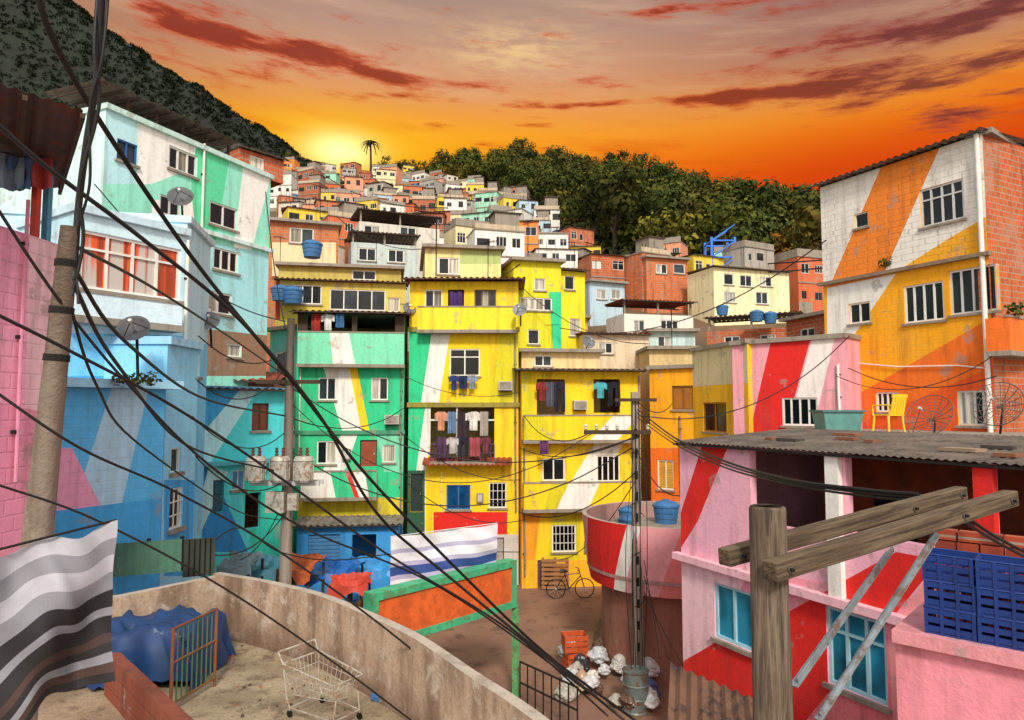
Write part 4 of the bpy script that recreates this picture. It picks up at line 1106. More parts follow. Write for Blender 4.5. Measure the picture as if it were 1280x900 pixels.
# ------------------------------------------------------------------ foreground terrace
ZF = 3.45; ZT = 4.3
mat_terr = ground_mat('terrace_concrete', '8c7c62', 'ac9c80', '665040', .9)
wl = [(275, 715), (330, 724), (400, 740), (460, 763), (520, 790), (560, 815), (600, 842), (645, 870), (690, 902), (760, 960), (900, 1120)]
def onz(px, py, z):
    r = ray(px, py); t = (z-CAM.z)/r.z; return CAM+r*t
pts = [Vector((onz(px, py, ZT).x, onz(px, py, ZT).y, 0)) for (px, py) in wl]
lft = [Vector((onz(px, py, ZT).x, onz(px, py, ZT).y, 0)) for (px, py) in ((-60, 765), (150, 740))]
e = thing('roof_terrace', 'concrete roof terrace with stained parapet wall', 'terrace', (pts[0].x, pts[0].y, 0))
O = Vector((pts[0].x, pts[0].y, 0))
poly = lft+pts+[Vector((1.5, -.8, 0)), Vector((-9, -.8, 0))]
mb = MB(); mb.face([(p-O)+Vector((0, 0, ZF)) for p in reversed(poly)], mat_terr)
for i in range(len(poly)):
    p, q = poly[i]-O, poly[(i+1) % len(poly)]-O
    mb.face([p+Vector((0, 0, ZF)), q+Vector((0, 0, ZF)), q, p], paint('9a8470', 0, 1))
mb.obj('floor', e)
def stainwall():
    m, t, p = newmat('stained_parapet')
    pos = t.new('ShaderNodeNewGeometry').outputs['Position']
    z = t.new('ShaderNodeSeparateXYZ'); t.put(z.inputs[0], pos)
    n1 = t.noise(t.vscale(pos, (3, 3, .7)), 1, 5, .65); n2 = t.noise(pos, 3.3, 6, .7); n3 = t.noise(pos, 30, 2)
    cc = t.mix(t.sm(n1, .4, .65), lin('b8a088'), lin('86705c'))
    cc = t.mix(t.sm(n2, .5, .68, 0, .8), cc, lin('ccc2b2'))
    base_ = t.sm(t.m('ADD', z.outputs[2], t.m('MULTIPLY', n2, .5)), 4.15, 3.7)
    cc = t.mix(t.m('MULTIPLY', base_, .7), cc, lin('624838'))
    cc = t.mix(t.sm(n3, .5, .7, 0, .3), cc, lin('5a4838'))
    t.put(p.inputs['Base Color'], cc); p.inputs['Roughness'].default_value = .9; bump(t, p, t.m('ADD', n2, t.m('MULTIPLY', n3, .3)), .6, .03); return m
mb = MB(); wp = catmull(pts, 4); wm = stainwall()
def wallrun(mb, P, th, z0, z1, mt, cap):
    off = []
    for i, p in enumerate(P):
        dd = (P[min(i+1, len(P)-1)]-P[max(i-1, 0)]).normalized(); off.append(Vector((dd.y, -dd.x, 0))*th)
    for i in range(len(P)-1):
        a, b, c_, d_ = P[i], P[i+1], P[i+1]+off[i+1], P[i]+off[i]
        up0 = Vector((0, 0, z0)); up1 = Vector((0, 0, z1))
        mb.face([a+up0-O, a+up1-O, b+up1-O, b+up0-O], mt); mb.face([d_+up0-O, c_+up0-O, c_+up1-O, d_+up1-O], mt)
        mb.face([a+up1-O, d_+up1-O, c_+up1-O, b+up1-O], cap)
        if i in (0, len(P)-2):
            k_ = i if i == 0 else i+1
            mb.face([P[k_]+up0-O, P[k_]+off[k_]+up0-O, P[k_]+off[k_]+up1-O, P[k_]+up1-O], mt)
wallrun(mb, wp, .11, ZF+.002, ZT, wm, paint('bcb0a0', 0, .9))
mb.obj('parapet', e)
mb = MB(); wallrun(mb, [lft[0], lft[1], pts[0]-(pts[0]-lft[1]).normalized()*.02], .11, ZF+.002, ZT-.03, wm, paint('bcb0a0', 0, .9)); mb.obj('back_parapet', e)
a = onz(150, 815, 3.9); b = onz(212, 872, 3.9); 
mb = MB(); dd = (b-a)*2.2; mb.obox((a.x, a.y, ZF), (dd.x, dd.y, 0), (-.14, -.03, 0), (0, 0, .45), paint('8a4a34', .6, .9)); mb.obj('low_wall', org=(a.x, a.y, ZF), label='low reddish brick wall beside the rusty gate', category='wall')
a = onz(213, 893, ZF); a = Vector((a.x, a.y, ZF)); b = onz(268, 858, ZF)
gz = at(213, 785, a.y).z-ZF
e = thing('metal_gate', 'small rusty green and orange barred gate', 'gate', a)
mb = MB(); mr = simp('9a5a34', .7, .2, .5, 5, '4f6a4a'); d = b-a
for q in (0, 1): mb.tube([tuple(d*q), tuple(d*q+Vector((0, 0, gz)))], .018, mr, 8)
for q in (.12, .6, 1): mb.tube([(0, 0, gz*q-.01), tuple(d+Vector((0, 0, gz*q-.01)))], .013, mr, 8)
mb.obj('frame', e)
mb = MB()
for k in range(1, 9): mb.tube([tuple(d*k/9+Vector((0, 0, .1))), tuple(d*k/9+Vector((0, 0, gz)))], .009, simp('4f7a58', .7, .2, .5, 5, '8a4a2c'), 6)
mb.obj('bars', e)
c = onz(190, 842, ZF)
mb = MB(); mt = simp('1a3f70', .45, 0, .45, 3); N = 64; Wd, Dp, Ht = .72, .56, .6; km = mb.mi(mt)
for j in range(N+1):
    for i in range(N+1):
        u = (i/N-.5)*2.4; v = (j/N-.5)*2.4
        du_ = max(0, abs(u)-.72); dv_ = max(0, abs(v)-.72); q = math.hypot(du_, dv_)
        uu = max(-.80, min(.80, u))*(1+.55*q); vv = max(-.80, min(.80, v))*(1+.55*q)
        r1 = mn.noise(Vector((u*1.4, v*1.4, 3)))*.16+(.06-abs(mn.noise(Vector((u*2.6+v, v*2.2, 7))))*.16)+abs(mn.noise(Vector((u*6+4, v*6, 1))))*-.03
        fq = min(1, q/.48); z = Ht+r1-(fq**1.3)*Ht
        pl_ = 1+.05*sin(math.atan2(v, u)*9+2*sin(u*3))*min(1, q*3)
        mb.v.append((uu*Wd*pl_+r1*.2, vv*Dp*pl_+r1*.2, max(.01+.02*abs(r1)*5, z)))
for j in range(N):
    for i in range(N): q = j*(N+1)+i; mb.f.append((q, q+1, q+N+2, q+N+1)); mb.m.append(km)
o = mb.obj('tarpaulin', smooth=True, label='dark blue crumpled tarpaulin draped over a box', category='tarpaulin'); o.location = (c.x, c.y, ZF)
c = onz(405, 896, ZF)
e = thing('shopping_cart', 'rusty wire shopping cart abandoned on terrace', 'shopping cart', (c.x, c.y, ZF), radians(-35)); e.scale = (.94, .94, .94)
wm_ = simp('c4beb0', .5, .2, .5, 6, '9a7050'); 
def lerp3(a, b, t): return Vector(a).lerp(Vector(b), t)
mb = MB(); tb = [(-.4, -.25, .55), (.38, -.2, .47), (.38, .2, .47), (-.4, .25, .55)]; bb_ = [(-.32, -.18, .22), (.32, -.14, .28), (.32, .14, .28), (-.32, .18, .22)]
for i in range(4):
    a0, a1, b0_, b1 = tb[i], tb[(i+1) % 4], bb_[i], bb_[(i+1) % 4]
    for k in range(9): mb.tube([lerp3(a0, a1, k/9), lerp3(b0_, b1, k/9)], .003, wm_, 4, False)
    for k in range(4): mb.tube([lerp3(a0, b0_, k/3), lerp3(a1, b1, k/3)], .004 if k else .009, wm_, 5, False)
for k in range(9): mb.tube([lerp3(bb_[0], bb_[1], k/8), lerp3(bb_[3], bb_[2], k/8)], .003, wm_, 4, False)
mb.obj('basket', e)
mb = MB()
for s_ in (-1, 1):
    mb.tube([(-.48, s_*.25, .66), (-.4, s_*.24, .54), (-.36, s_*.22, .2), (-.3, s_*.22, .1), (.36, s_*.18, .1), (.36, s_*.15, .3)], .009, wm_, 6)
mb.tube([(-.3, -.22, .1), (-.3, .22, .1)], .008, wm_, 6); mb.tube([(.36, -.18, .1), (.36, .18, .1)], .008, wm_, 6); mb.obj('frame', e)
mb = MB(); mb.tube([(-.48, -.25, .66), (-.48, .25, .66)], .011, wm_, 8); mb.obj('handle', e)
for (xx, yy) in ((-.3, -.22), (-.3, .22), (.36, -.18), (.36, .18)):
    mb = MB(); mb.tube([(xx, yy-.012, .035), (xx, yy+.012, .035)], .035, M_BLK, 12); mb.tube([(xx, yy, .05), (xx, yy, .1)], .008, wm_, 5); mb.obj('wheel', e)
def bag(loc, r, hexc, lab, seed, name='rubbish_bag', cat='bag', fl=.7, group='rubbish bags in a heap'):
    bm = bmesh.new(); bmesh.ops.create_icosphere(bm, subdivisions=4, radius=r); rg = random.Random(seed); o3 = Vector((rg.uniform(0, 50), rg.uniform(0, 50), 0))
    for v in bm.verts:
        n = v.co.normalized(); k = 1+.35*mn.noise(n*1.6+o3)+.22*abs(mn.noise(n*3.6+o3))-.16*abs(mn.noise(n*7+o3))
        if n.z > .78: k += (n.z-.78)*2.0
        v.co = v.co*k; v.co.z = max(v.co.z*fl, -r*.5)
    me = bpy.data.meshes.new(name); bm.to_mesh(me); bm.free(); me.materials.append(simp(hexc, .35, 0, .35, 6))
    o = bpy.data.objects.new(name, me); col.objects.link(o); o.location = Vector(loc)+Vector((0, 0, r*.5)); tag(o, lab, cat, group); return o
for k, (px, py, hx) in enumerate(((480, 868, '5a9ac8'), (490, 862, 'b8d0e0'), (474, 874, '3a6a9a'), (496, 868, '88b0c8'), (486, 876, '6a92ac'))):
    p = onz(px, py, ZF); bag((p.x, p.y, ZF-.02), .09, hx, 'small crumpled blue and white plastic bag', k+30, 'plastic_bag', 'bag', .45, 'crumpled plastic bags on terrace floor')
rb = random.Random(4)
mb = MB()
for k in range(160):
    p = onz(rb.uniform(285, 520), rb.uniform(790, 900), ZF)
    if p.x > -0.6-(p.y-4)*.45+.4: continue
    s_ = rb.uniform(.008, .03); mb.obox((p.x, p.y, ZF), (s_, s_*.3, 0), (-s_*.3, s_, 0), (0, 0, s_*.6), simp(rb.choice(['7a6a54', '9a8a70', '5a4634', 'a8583a']), .9))
mb.obj('rubble', kind='stuff', label='small stones and rubble scattered on terrace floor', category='rubble')
# ------------------------------------------------------------------ plaza things
for k in range(34):
    px = rb.uniform(708, 818); py = rb.uniform(822, 895); p = onz(px, py, 0.0)
    hx = rb.choice(['d8d8d8', 'c8ccd0', 'e4e0d8', '3a3a3e', '9aa4a8', 'b89a80', '4a6a9a', 'b4b0a4', '6a5040'])
    nm = {'3a3a3e': 'black', '4a6a9a': 'blue', 'b89a80': 'brown', '9aa4a8': 'grey', '6a5040': 'brown'}.get(hx, 'white')
    bag((p.x, p.y, max(0, rb.uniform(-.15, .3))), rb.uniform(.14, .28), hx, nm+' knotted rubbish bag in the heap', k, 'rubbish_bag')
p = onz(720, 834, 0); cr1 = crate((p.x, p.y, 0), .3, 'd05a28', 'orange slotted plastic crate beside the rubbish', .6, .45, .4, 'plastic crates beside rubbish')
dup(cr1, (p.x-.03, p.y+.02, .42), .15)
p = onz(795, 888, 0)
e = thing('oil_drum', 'grey green oil drum beside the rubbish', 'drum', (p.x, p.y, 0)); mb = MB(); mb.lathe([(0, 0), (.29, 0), (.3, .02), (.28, .05), (.28, .28), (.3, .3), (.28, .32), (.28, .56), (.3, .58), (.28, .6), (.28, .84), (.3, .86), (.28, .86), (.27, .8), (0, .8)], simp('7a8a86', .5, .3, .5, 4, '7a4a2c'), 24); mb.obj('drum_body', e)
for k in range(7):
    p = onz(722+k*13, 815, 0); mb = MB(); mb.beam((0, 0, .03), (.5-.2*k, .9, .3+.1*k), .12, .03, simp('8a6a4a', .8)); mb.obj('plank', label='loose wooden plank leaning in the rubbish heap', category='plank', group='loose planks').location = (p.x, p.y, 0)
a = onz(774, 805, 0); mb = MB(); hz = at(774, 712, a.y).z; mb.box(-.13, -.13, .25, .13, .13, hz, paint('7cc4d4', 0, .9)); mb.box(-.18, -.18, 0, .18, .18, .248, M_CONC); mb.obj('pillar_post', label='weathered turquoise concrete post near terrace', category='post').location = (a.x, a.y, 0)
p = onz(712, 745, 0)
e = thing('bicycle', 'dark bicycle parked by the yellow house', 'bicycle', (p.x, p.y-.3, 0), .05)
fm = simp('2a2430', .4, .3, .2)
for nm_, xx in (('wheel', -.5), ('wheel', .5)):
    mb = MB(); mb.tube([(xx+.33*cos(t*pi/12), 0, .34+.33*sin(t*pi/12)) for t in range(25)], .02, M_BLK, 6, False)
    for t in range(10): mb.tube([(xx, 0, .34), (xx+.32*cos(t*pi/5), 0, .34+.32*sin(t*pi/5))], .003, M_ALU, 4, False)
    mb.tube([(xx, -.04, .34), (xx, .04, .34)], .025, M_ALU, 8); mb.obj(nm_, e)
mb = MB()
for a_, b_ in (((-.5, 0, .34), (-.05, 0, .32)), ((-.5, 0, .34), (-.18, 0, .82)), ((-.05, 0, .32), (-.2, 0, .9)), ((-.18, 0, .8), (.33, 0, .86)), ((-.05, 0, .32), (.35, 0, .76)), ((.31, 0, .95), (.5, 0, .34))): mb.tube([a_, b_], .018, fm, 7)
mb.tube([(-.05, -.1, .2), (-.05, -.1, .32), (-.05, .1, .32), (-.05, .1, .44)], .012, fm, 6); mb.obj('frame', e)
mb = MB(); mb.tube([(-.34, 0, .93), (-.22, 0, .94), (-.08, 0, .92)], [.07, .06, .02], M_BLK, 8); mb.obj('saddle', e)
mb = MB(); mb.tube([(.22, -.26, 1.0), (.3, -.12, 1.0), (.3, .12, 1.0), (.22, .26, 1.0)], .014, M_BLK, 7); mb.tube([(.3, 0, 1.0), (.31, 0, .93)], .015, fm, 7); mb.obj('handlebar', e)
p = onz(694, 738, 0); e = thing('wooden_pallet', 'wooden pallet leaning against the yellow house', 'pallet', (p.x, p.y, 0))
mb = MB(); wd = simp('a8744a', .8)
for k in range(7): mb.box(-.5, -.02, .05+k*.16, .5, .02, .15+k*.16, wd)
for q in (-.48, -.04, .4): mb.box(q, .022, .0, q+.09, .11, 1.15, wd)
mb.obj('slats', e)
zr = RT.z0+RT.H+.14
pc = at(1111, 540, 16.6)
e = thing('plastic_chair', 'yellow plastic armchair on the flat roof', 'chair', (pc.x, pc.y, zr), radians(200)); ym = simp('fad02a', .35, 0, .15)
mb = MB(); mb.box(-.24, -.22, .42, .24, .24, .45, ym); mb.obj('seat', e)
mb = MB()
for k in range(5): mb.obox((-.22+k*.09, .22, .45), (.07, 0, 0), (0, .03, 0), (0, .1, .42), ym)
mb.obox((-.24, .315, .85), (.48, 0, 0), (0, .03, 0), (0, .02, .08), ym); mb.obj('backrest', e)
for (xx, yy) in ((-.22, -.2), (.22, -.2), (-.22, .2), (.22, .2)):
    mb = MB(); mb.tube([(xx, yy, .42), (xx*1.15, yy*1.15, 0)], [.03, .022], ym, 7); mb.obj('leg', e)
for xx in (-.26, .26):
    mb = MB(); mb.tube([(xx, -.2, .42), (xx, -.2, .66), (xx, .24, .68)], .02, ym, 7); mb.obj('armrest', e)
p = at(1047, 540, 17.4); e = thing('water_trough', 'rectangular green fibre water tank on the roof', 'water tank', (p.x, p.y, zr)); tm = simp('5f9a94', .5, 0, .4)
mb = MB(); pr_ = [(-.42, -.3), (.42, -.3), (.42, .3), (-.42, .3)]
for i in range(4):
    a_, b_ = pr_[i], pr_[(i+1) % 4]; mb.face([(a_[0], a_[1], 0), (b_[0], b_[1], 0), (b_[0]*1.18, b_[1]*1.18, .5), (a_[0]*1.18, a_[1]*1.18, .5)], tm)
mb.obj('tank_body', e); mb = MB(); mb.box(-.54, -.4, .502, .54, .4, .55, simp('3f7a78', .5)); mb.obj('rim', e)
dish(at(226, 248, 16.8), .3, (.3, -1, .5), 'dark grey satellite dish on white wall', '5a5a5c')
dish(at(168, 413, 11.2), .25, (.2, -1, .6), 'dark satellite dish on blue wall', '4a4a4e', .9)
dish(at(262, 402, 15.0), .22, (.3, -1, .5), 'small grey satellite dish on blue wall', '77777a')
dish(at(650, 388, 25.0), .26, (-.2, -1, .4), 'grey satellite dish beside yellow balcony', '8a8a8c')
mesh_dish(at(1165, 524, 14.6), .5, (-.85, -.45, .55), 'large brownish wire satellite dish on flat roof')
mesh_dish(at(1250, 508, 13.6), .46, (-.8, -.55, .4), 'large wire satellite dish beside orange wall')
dish(at(512, 386, 26), .25, (.2, -1, .4)); dish(at(735, 428, 29.4), .3, (.4, -1, .4))
def plant(loc, r, lab, n=60):
    mb = MB(); leaf_quads(mb, (0, 0, r*.6), r, n, r*.28, (LM_M, LM_D), R); o = mb.obj('plant', label=lab, category='plant'); o.location = loc
plant(at(1110, 335, 19.4), .25, 'small weed growing from the wall ledge')
for px in (150, 170, 190): plant(at(px, 482, 10.6), .16, 'small green weeds on the slab edge', 40)
plant(at(1268, 395, 16.6), .25, 'potted green plant on orange balcony')

# ------------------------------------------------------------------ poles
M_PC = paint('9a8c80', 0, .9)
a = at(45, 690, 5.0); b = at(88, 284, 5.0); dirv = (b-a)/(b.z-a.z); f0 = a-dirv*(a.z-ZF)
e = thing('utility_pole', 'near weathered concrete utility pole with cable bundles', 'utility pole', f0)
mb = MB(); mb.tube([Vector((0, 0, 0)), (a-f0)*.5, b-f0], [.13, .115, .065], M_PC, 16); mb.obj('pole', e, smooth=True)
for k in range(3):
    mb = MB(); z_ = .25+k*.35; mb.tube([(b-f0)-dirv*z_, (b-f0)-dirv*(z_+.05)], .078+.004*k, M_DARK, 14); mb.obj('clamp', e)
p = at(357, 700, 17.2); e = thing('utility_pole', 'concrete utility pole carrying three transformers', 'utility pole', (p.x, p.y, 0)); zt = at(357, 398, 17.2).z
mb = MB(); mb.tube([(0, 0, 0), (0, 0, zt)], [.17, .09], M_PC, 14); mb.obj('pole', e, smooth=True)
zc = at(357, 600, 17.2).z; z2 = at(357, 480, 17.2).z
for bx in ((-.85, -.2, zc-.12, .85, -.13, zc-.01, M_ALU), (-.85, .13, zc-.12, .85, .2, zc-.01, M_ALU), (-.8, -.16, z2, .8, -.1, z2+.1, M_BARK)):
    mb = MB(); mb.box(*bx); mb.obj('crossarm', e)
gm = simp('c4c0b4', .5, .1, .4, 5, '8a6a50')
for xx in (-.62, -.04, .54):
    mb = MB(); mb.lathe([(0, 0), (.2, 0), (.23, .05), (.23, .5), (.25, .52), (.2, .62), (0, .64)], gm, 22, (xx, -.47, zc))
    for k in range(10): a_ = k*pi/5; mb.box(xx+.24*cos(a_)-.01, -.47+.24*sin(a_)-.01, zc+.06, xx+.24*cos(a_)+.01, -.47+.24*sin(a_)+.01, zc+.48, gm)
    to = mb.obj('transformer', e)
    for q in (-.08, .08):
        mb = MB(); mb.lathe([(.03, .62), (.05, .66), (.03, .7), (.05, .74), (.03, .78), (.04, .82), (0, .84)], simp('6a3a2c', .3), 10, (xx+q, -.47, zc)); mb.obj('insulator', to)
for bx in ((-.4, -.4, zc-.75, .05, -.17, zc-.25, gm), (.12, -.35, zc-.7, .35, -.17, zc-.3, gm)):
    mb = MB(); mb.box(*bx); mb.obj('switch_box', e)
p = onz(798, 862, 0); e = thing('utility_pole', 'grey utility pole wrapped in tangled cables', 'utility pole', (p.x, p.y, 0)); zt = at(795, 490, p.y).z
mb = MB(); mb.box(-.11, -.09, 0, .11, .09, zt*.5, M_PC); mb.box(-.085, -.075, zt*.5+.001, .085, .075, zt, M_PC)
for k in range(12): mb.box(-.035, -.096, .4+k*.5, .035, -.0905, .6+k*.5, M_DARK)
mb.obj('pole', e)
z1 = at(795, 540, p.y).z; z2 = at(795, 500, p.y).z
for bx in ((-1.25, -.17, z1-.05, .35, -.1, z1+.05, M_BARK), (-.5, -.17, z2-.04, .5, -.1, z2+.04, M_BARK)):
    mb = MB(); mb.box(*bx); mb.obj('crossarm', e)
for xx in (-1.2, -.95, -.7, -.45, .28):
    mb = MB(); mb.lathe([(.02, .05), (.05, .09), (.03, .12), (.05, .15), (.03, .19), (0, .2)], simp('d0c8bc', .3), 10, (xx, -.135, z1)); mb.obj('insulator', e)
mb = MB()
for k in range(4):
    rr = .15+.03*rb.random(); z_ = 1.6+k*1.2; mb.tube([(rr*cos(t*.6)+.03, rr*sin(t*.6)*.9, z_+t*.05) for t in range(12)], .009, M_WIRE, 5)
for k in range(3): mb.tube([(-.12+.1*k, -.12-.02*k, .2), (-.14+.1*k, -.14, zt*.4), (-.08+.08*k, -.12, zt-.2)], .01, M_WIRE, 5)
mb.obj('cable_coil', e)
def woodgrain(sc_, c1, c2, name):
    m, t, p_ = newmat(name)
    pos = t.new('ShaderNodeTexCoord').outputs['Object']
    n = t.noise(t.vscale(pos, sc_), 1.0, 6, .7); n2 = t.noise(pos, 3, 4); n3 = t.noise(t.vscale(pos, tuple(v*.5 for v in sc_)), 1, 3)
    cc = t.mix(t.sm(n, .3, .7), lin(c1), lin(c2)); cc = t.mix(t.sm(n2, .45, .7, 0, .5), cc, lin('4a382c')); cc = t.mix(t.sm(n3, .58, .62, 0, .7), cc, lin('1c140e'))
    t.put(p_.inputs['Base Color'], cc); p_.inputs['Roughness'].default_value = .9; bump(t, p_, n, .7, .006); return m
WG = woodgrain((60, 60, 3.5), '3c2e24', '80705e', 'weathered_wood'); WX = woodgrain((2.5, 40, 80), '33261a', '7c6a52', 'weathered_beam')
p = at(965, 760, 3.3); zt = at(962, 632, 3.3).z
e = thing('utility_pole', 'weathered wooden pole with two heavy crossarms', 'utility pole', (p.x, p.y, 0))
mb = MB(); mb.tube([(0, 0, 0), (-.005, 0, 3), (-.01, 0, zt-.015), (-.01, 0, zt-.004), (-.01, 0, zt)], [.11, .1, .084, .08, .07], WG, 20); mb.obj('pole', e, smooth=True)
Bp = Vector((p.x, p.y, 0))
def armobj(a, b, w, h_, mat, name):
    a = Vector(a); b = Vector(b); d = b-a; L = d.length
    mb = MB(); mb.box(0, -w/2, -h_/2, L, w/2, h_/2, mat)
    o = mb.obj(name, e); o.location = a-Bp; o.rotation_euler = (0, -math.asin(d.z/L), math.atan2(d.y, d.x)); 
    md = o.modifiers.new('bevel', 'BEVEL'); md.width = .008; md.segments = 2
    for q in (.08, L-.08, L*.72):
        bq = MB(); bq.tube([(q, -w/2-.025, 0), (q, w/2+.025, 0)], .009, M_DARK, 8); bq.tube([(q, -w/2-.008, 0), (q, -w/2-.002, 0)], .016, simp('6a625a', .6, .3, .4), 10); bq.obj('bolt', o)
    return o
armobj(at(905, 697, 3.42), at(1202, 616, 4.5), .08, .085, WX, 'crossarm')
armobj(at(962, 714, 3.15), at(1264, 622, 4.1), .085, .09, WX, 'crossarm')
for (q0, q1) in (((1168, 672, 3.85), (1022, 900, 3.5)), ((1112, 690, 4.1), (992, 858, 3.34))):
    mb = MB(); a_ = at(*q0)-Bp; b_ = at(*q1)-Bp; bm_ = simp('98a4ac', .45, .4, .4, 6, '7a6454'); mb.beam(a_, b_, .04, .008, bm_); mb.beam(a_+Vector((.02, 0, .02)), b_+Vector((.02, 0, .02)), .008, .04, bm_); mb.obj('brace', e)

pA = at(826, 850, 9.0); pB = at(945, 905, 8.0)
mb = MB(); mb.corr((0, 0, 0), (pB-pA)*1.25, Vector((-.6, -2.2, -.7)), simp('7a5844', .85, 0, .7, 2, '3a3030'), .16, .03)
mb.obj('corrugated_roof', label='rusty brown corrugated roof sheet over a shed', category='roof').location = pA+Vector((.2, 0.3, .1))
a = onz(650, 882, .0); b = onz(722, 920, .0); e = thing('handrail', 'dark metal handrail by the steps', 'handrail', (a.x, a.y, 0)); mb = MB(); d = b-a; d.z = 0
for k in range(8): mb.tube([tuple(d*k/7), tuple(d*k/7+Vector((0, 0, .95)))], .018, M_DARK, 6)
for z_ in (.95, .5): mb.tube([(0, 0, z_), tuple(d+Vector((0, 0, z_)))], .022, M_DARK, 6)
mb.obj('rails', e)
for k, (px, py, hx) in enumerate(((400, 725, 'c85a24'), (425, 722, 'b0482c'), (455, 722, '2a6fb0'), (300, 712, '8a4a30'), (318, 716, '4a6f8a'), (480, 728, 'a8a090'), (360, 725, '5a3a2c'))):
    p = onz(px, py+10, 0.5); bag((p.x, min(p.y, 22.5), .0), .4, hx, 'bulky cloth covered bundle beside the stalls', 60+k, 'bundle', 'bundle', .8, 'bundles beside stalls')

# ------------------------------------------------------------------ cables
TK = 'thick black overhead cable crossing the square'
cable([(40, -60, 4.5), (62, 40, 4.8), (140, 175, 5.6), (250, 335, 7), (360, 470, 8.2), (455, 590, 9.4), (560, 700, 10.6), (680, 815, 11.6), (800, 905, 12)], .024, TK)
cable([(-20, 140, 4.5), (60, 210, 4.9), (180, 300, 5.6), (300, 400, 6.6), (400, 520, 7.6), (470, 640, 8.5), (560, 720, 9.3), (780, 900, 10)], .018, TK)
cable([(-20, 235, 4.4), (70, 370, 4.9), (160, 480, 5.5), (260, 580, 6.3), (380, 660, 7.2), (560, 740, 8.4), (770, 890, 9.4)], .011)
cable([(-20, 385, 4.2), (90, 440, 4.7), (220, 510, 5.6), (340, 590, 6.6), (480, 690, 7.6), (640, 790, 8.6), (760, 895, 9.4)], .012)
cable([(-20, 480, 4.2), (100, 560, 4.6), (220, 615, 5.4), (350, 690, 6.2), (500, 800, 7), (620, 905, 7.5)], .010)
cable([(-20, 600, 4), (120, 650, 4.5), (280, 735, 5.2), (420, 830, 5.9), (520, 905, 6.4)], .008)
cable([(80, 300, 5), (200, 365, 8), (300, 430, 13), (357, 470, 17)], .016)
cable([(82, 320, 5), (160, 430, 7), (260, 500, 12), (357, 520, 17)], .02)
cable([(82, 335, 5), (150, 460, 7), (240, 560, 12), (350, 590, 17)], .02)
cable([(80, 350, 5), (120, 480, 5.5), (180, 560, 8), (300, 640, 14), (350, 650, 17)], .012)
cable([(130, -40, 4.6), (126, 20, 4.7), (122, 90, 4.8), (108, 180, 4.9), (98, 260, 5.0), (92, 350, 5.0)], .024, 'thick vertical cable bundle hanging by the pole')
cable([(125, -40, 4.7), (118, 60, 4.7), (124, 130, 4.8), (100, 230, 4.9), (104, 300, 5.0), (90, 370, 5.0)], .013, 'vertical cable bundle hanging by the pole')
cable([(138, -40, 4.7), (128, 70, 4.7), (112, 140, 4.8), (112, 230, 4.9), (95, 300, 5.0), (98, 380, 5.0)], .01, 'vertical cable bundle hanging by the pole')
for (a_, b_, s_, r_) in (((357, 480, 17.2), (800, 545, 16.4), 1.2, .016), ((357, 498, 17.2), (740, 542, 16.4), 1.6, .012), ((357, 560, 17.2), (790, 560, 16.4), 1.4, .016), ((357, 520, 17.2), (505, 510, 25), .5, .016),
                   ((795, 500, 16.4), (840, 505, 24), .3, .014), ((800, 520, 16.4), (1062, 420, 19), .8, .014), ((795, 545, 16.4), (650, 560, 25), .4, .016), ((740, 540, 16.4), (655, 520, 25), .5, .014),
                   ((795, 560, 16.4), (850, 620, 13), .3, .012), ((357, 440, 17.2), (248, 420, 13), .4, .014), ((357, 460, 17.2), (240, 470, 13), .6, .014), ((357, 600, 17.2), (235, 560, 13), .5, .014), ((500, 540, 24.5), (650, 600, 25), .5, .016), ((505, 600, 24.5), (655, 650, 25), .6, .016),
                   ((760, 300, 75), (1030, 335, 40), 1.5, .05), ((700, 290, 75), (1030, 325, 45), 1.5, .05), ((1033, 300, 21), (700, 410, 29), 1.2, .02), ((357, 402, 17.2), (118, 230, 15.5), .6, .016), ((357, 410, 17.2), (332, 240, 21), .4, .015),
                   ((357, 640, 17.2), (250, 690, 12), .4, .014), ((795, 600, 16.3), (700, 700, 24), .4, .012), ((1060, 460, 19.2), (1246, 470, 16.5), .4, .014), ((1045, 470, 19.2), (1262, 430, 16.5), .7, .012), ((795, 590, 16.3), (648, 640, 20), .5, .014), ((357, 540, 17.2), (240, 520, 13), .5, .012), ((357, 620, 17.2), (300, 700, 16), .3, .012), ((505, 470, 25.3), (652, 490, 25.3), .4, .014),
                   ((500, 380, 29), (650, 330, 29), .6, .02), ((420, 270, 34), (560, 305, 29), .8, .02), ((642, 350, 28.8), (812, 430, 28), .7, .018), ((395, 210, 120), (560, 260, 70), 2, .06)):
    cable([a_, b_], r_, 'thin black service cable between houses and pole', s_)
for k in range(3):
    cable([(797, 512+k*5, 16.4), (840, 545+k*4, 12), (900, 574+k*4, 8.5), (980, 598+k*3, 6), (1080, 612+k*4, 4.8), (1150, 618+k*4, 4.3)], .010+.004*(k == 0), 'twisted thick black cable reaching the wooden crossarm')
for k in range(2):
    cable([(1200, 640+k*8, 4.1), (1240, 668+k*6, 4.3), (1300, 700+k*6, 4.5)], .010)
cable([(250, 690, 12), (300, 660, 14), (350, 690, 16), (420, 700, 17), (520, 690, 19), (650, 690, 22)], .014)
for k in range(4): cable([(792+k*5, 560, 16.25), (782+k*9, 700, 15.9), (790+k*5, 840, 15.6)], .009, 'loose cable hanging along the centre pole')
for k in range(3): cable([(805, 700+k*20, 16), (820+k*5, 790, 14.5), (830+k*25, 880, 12.5)], .008)

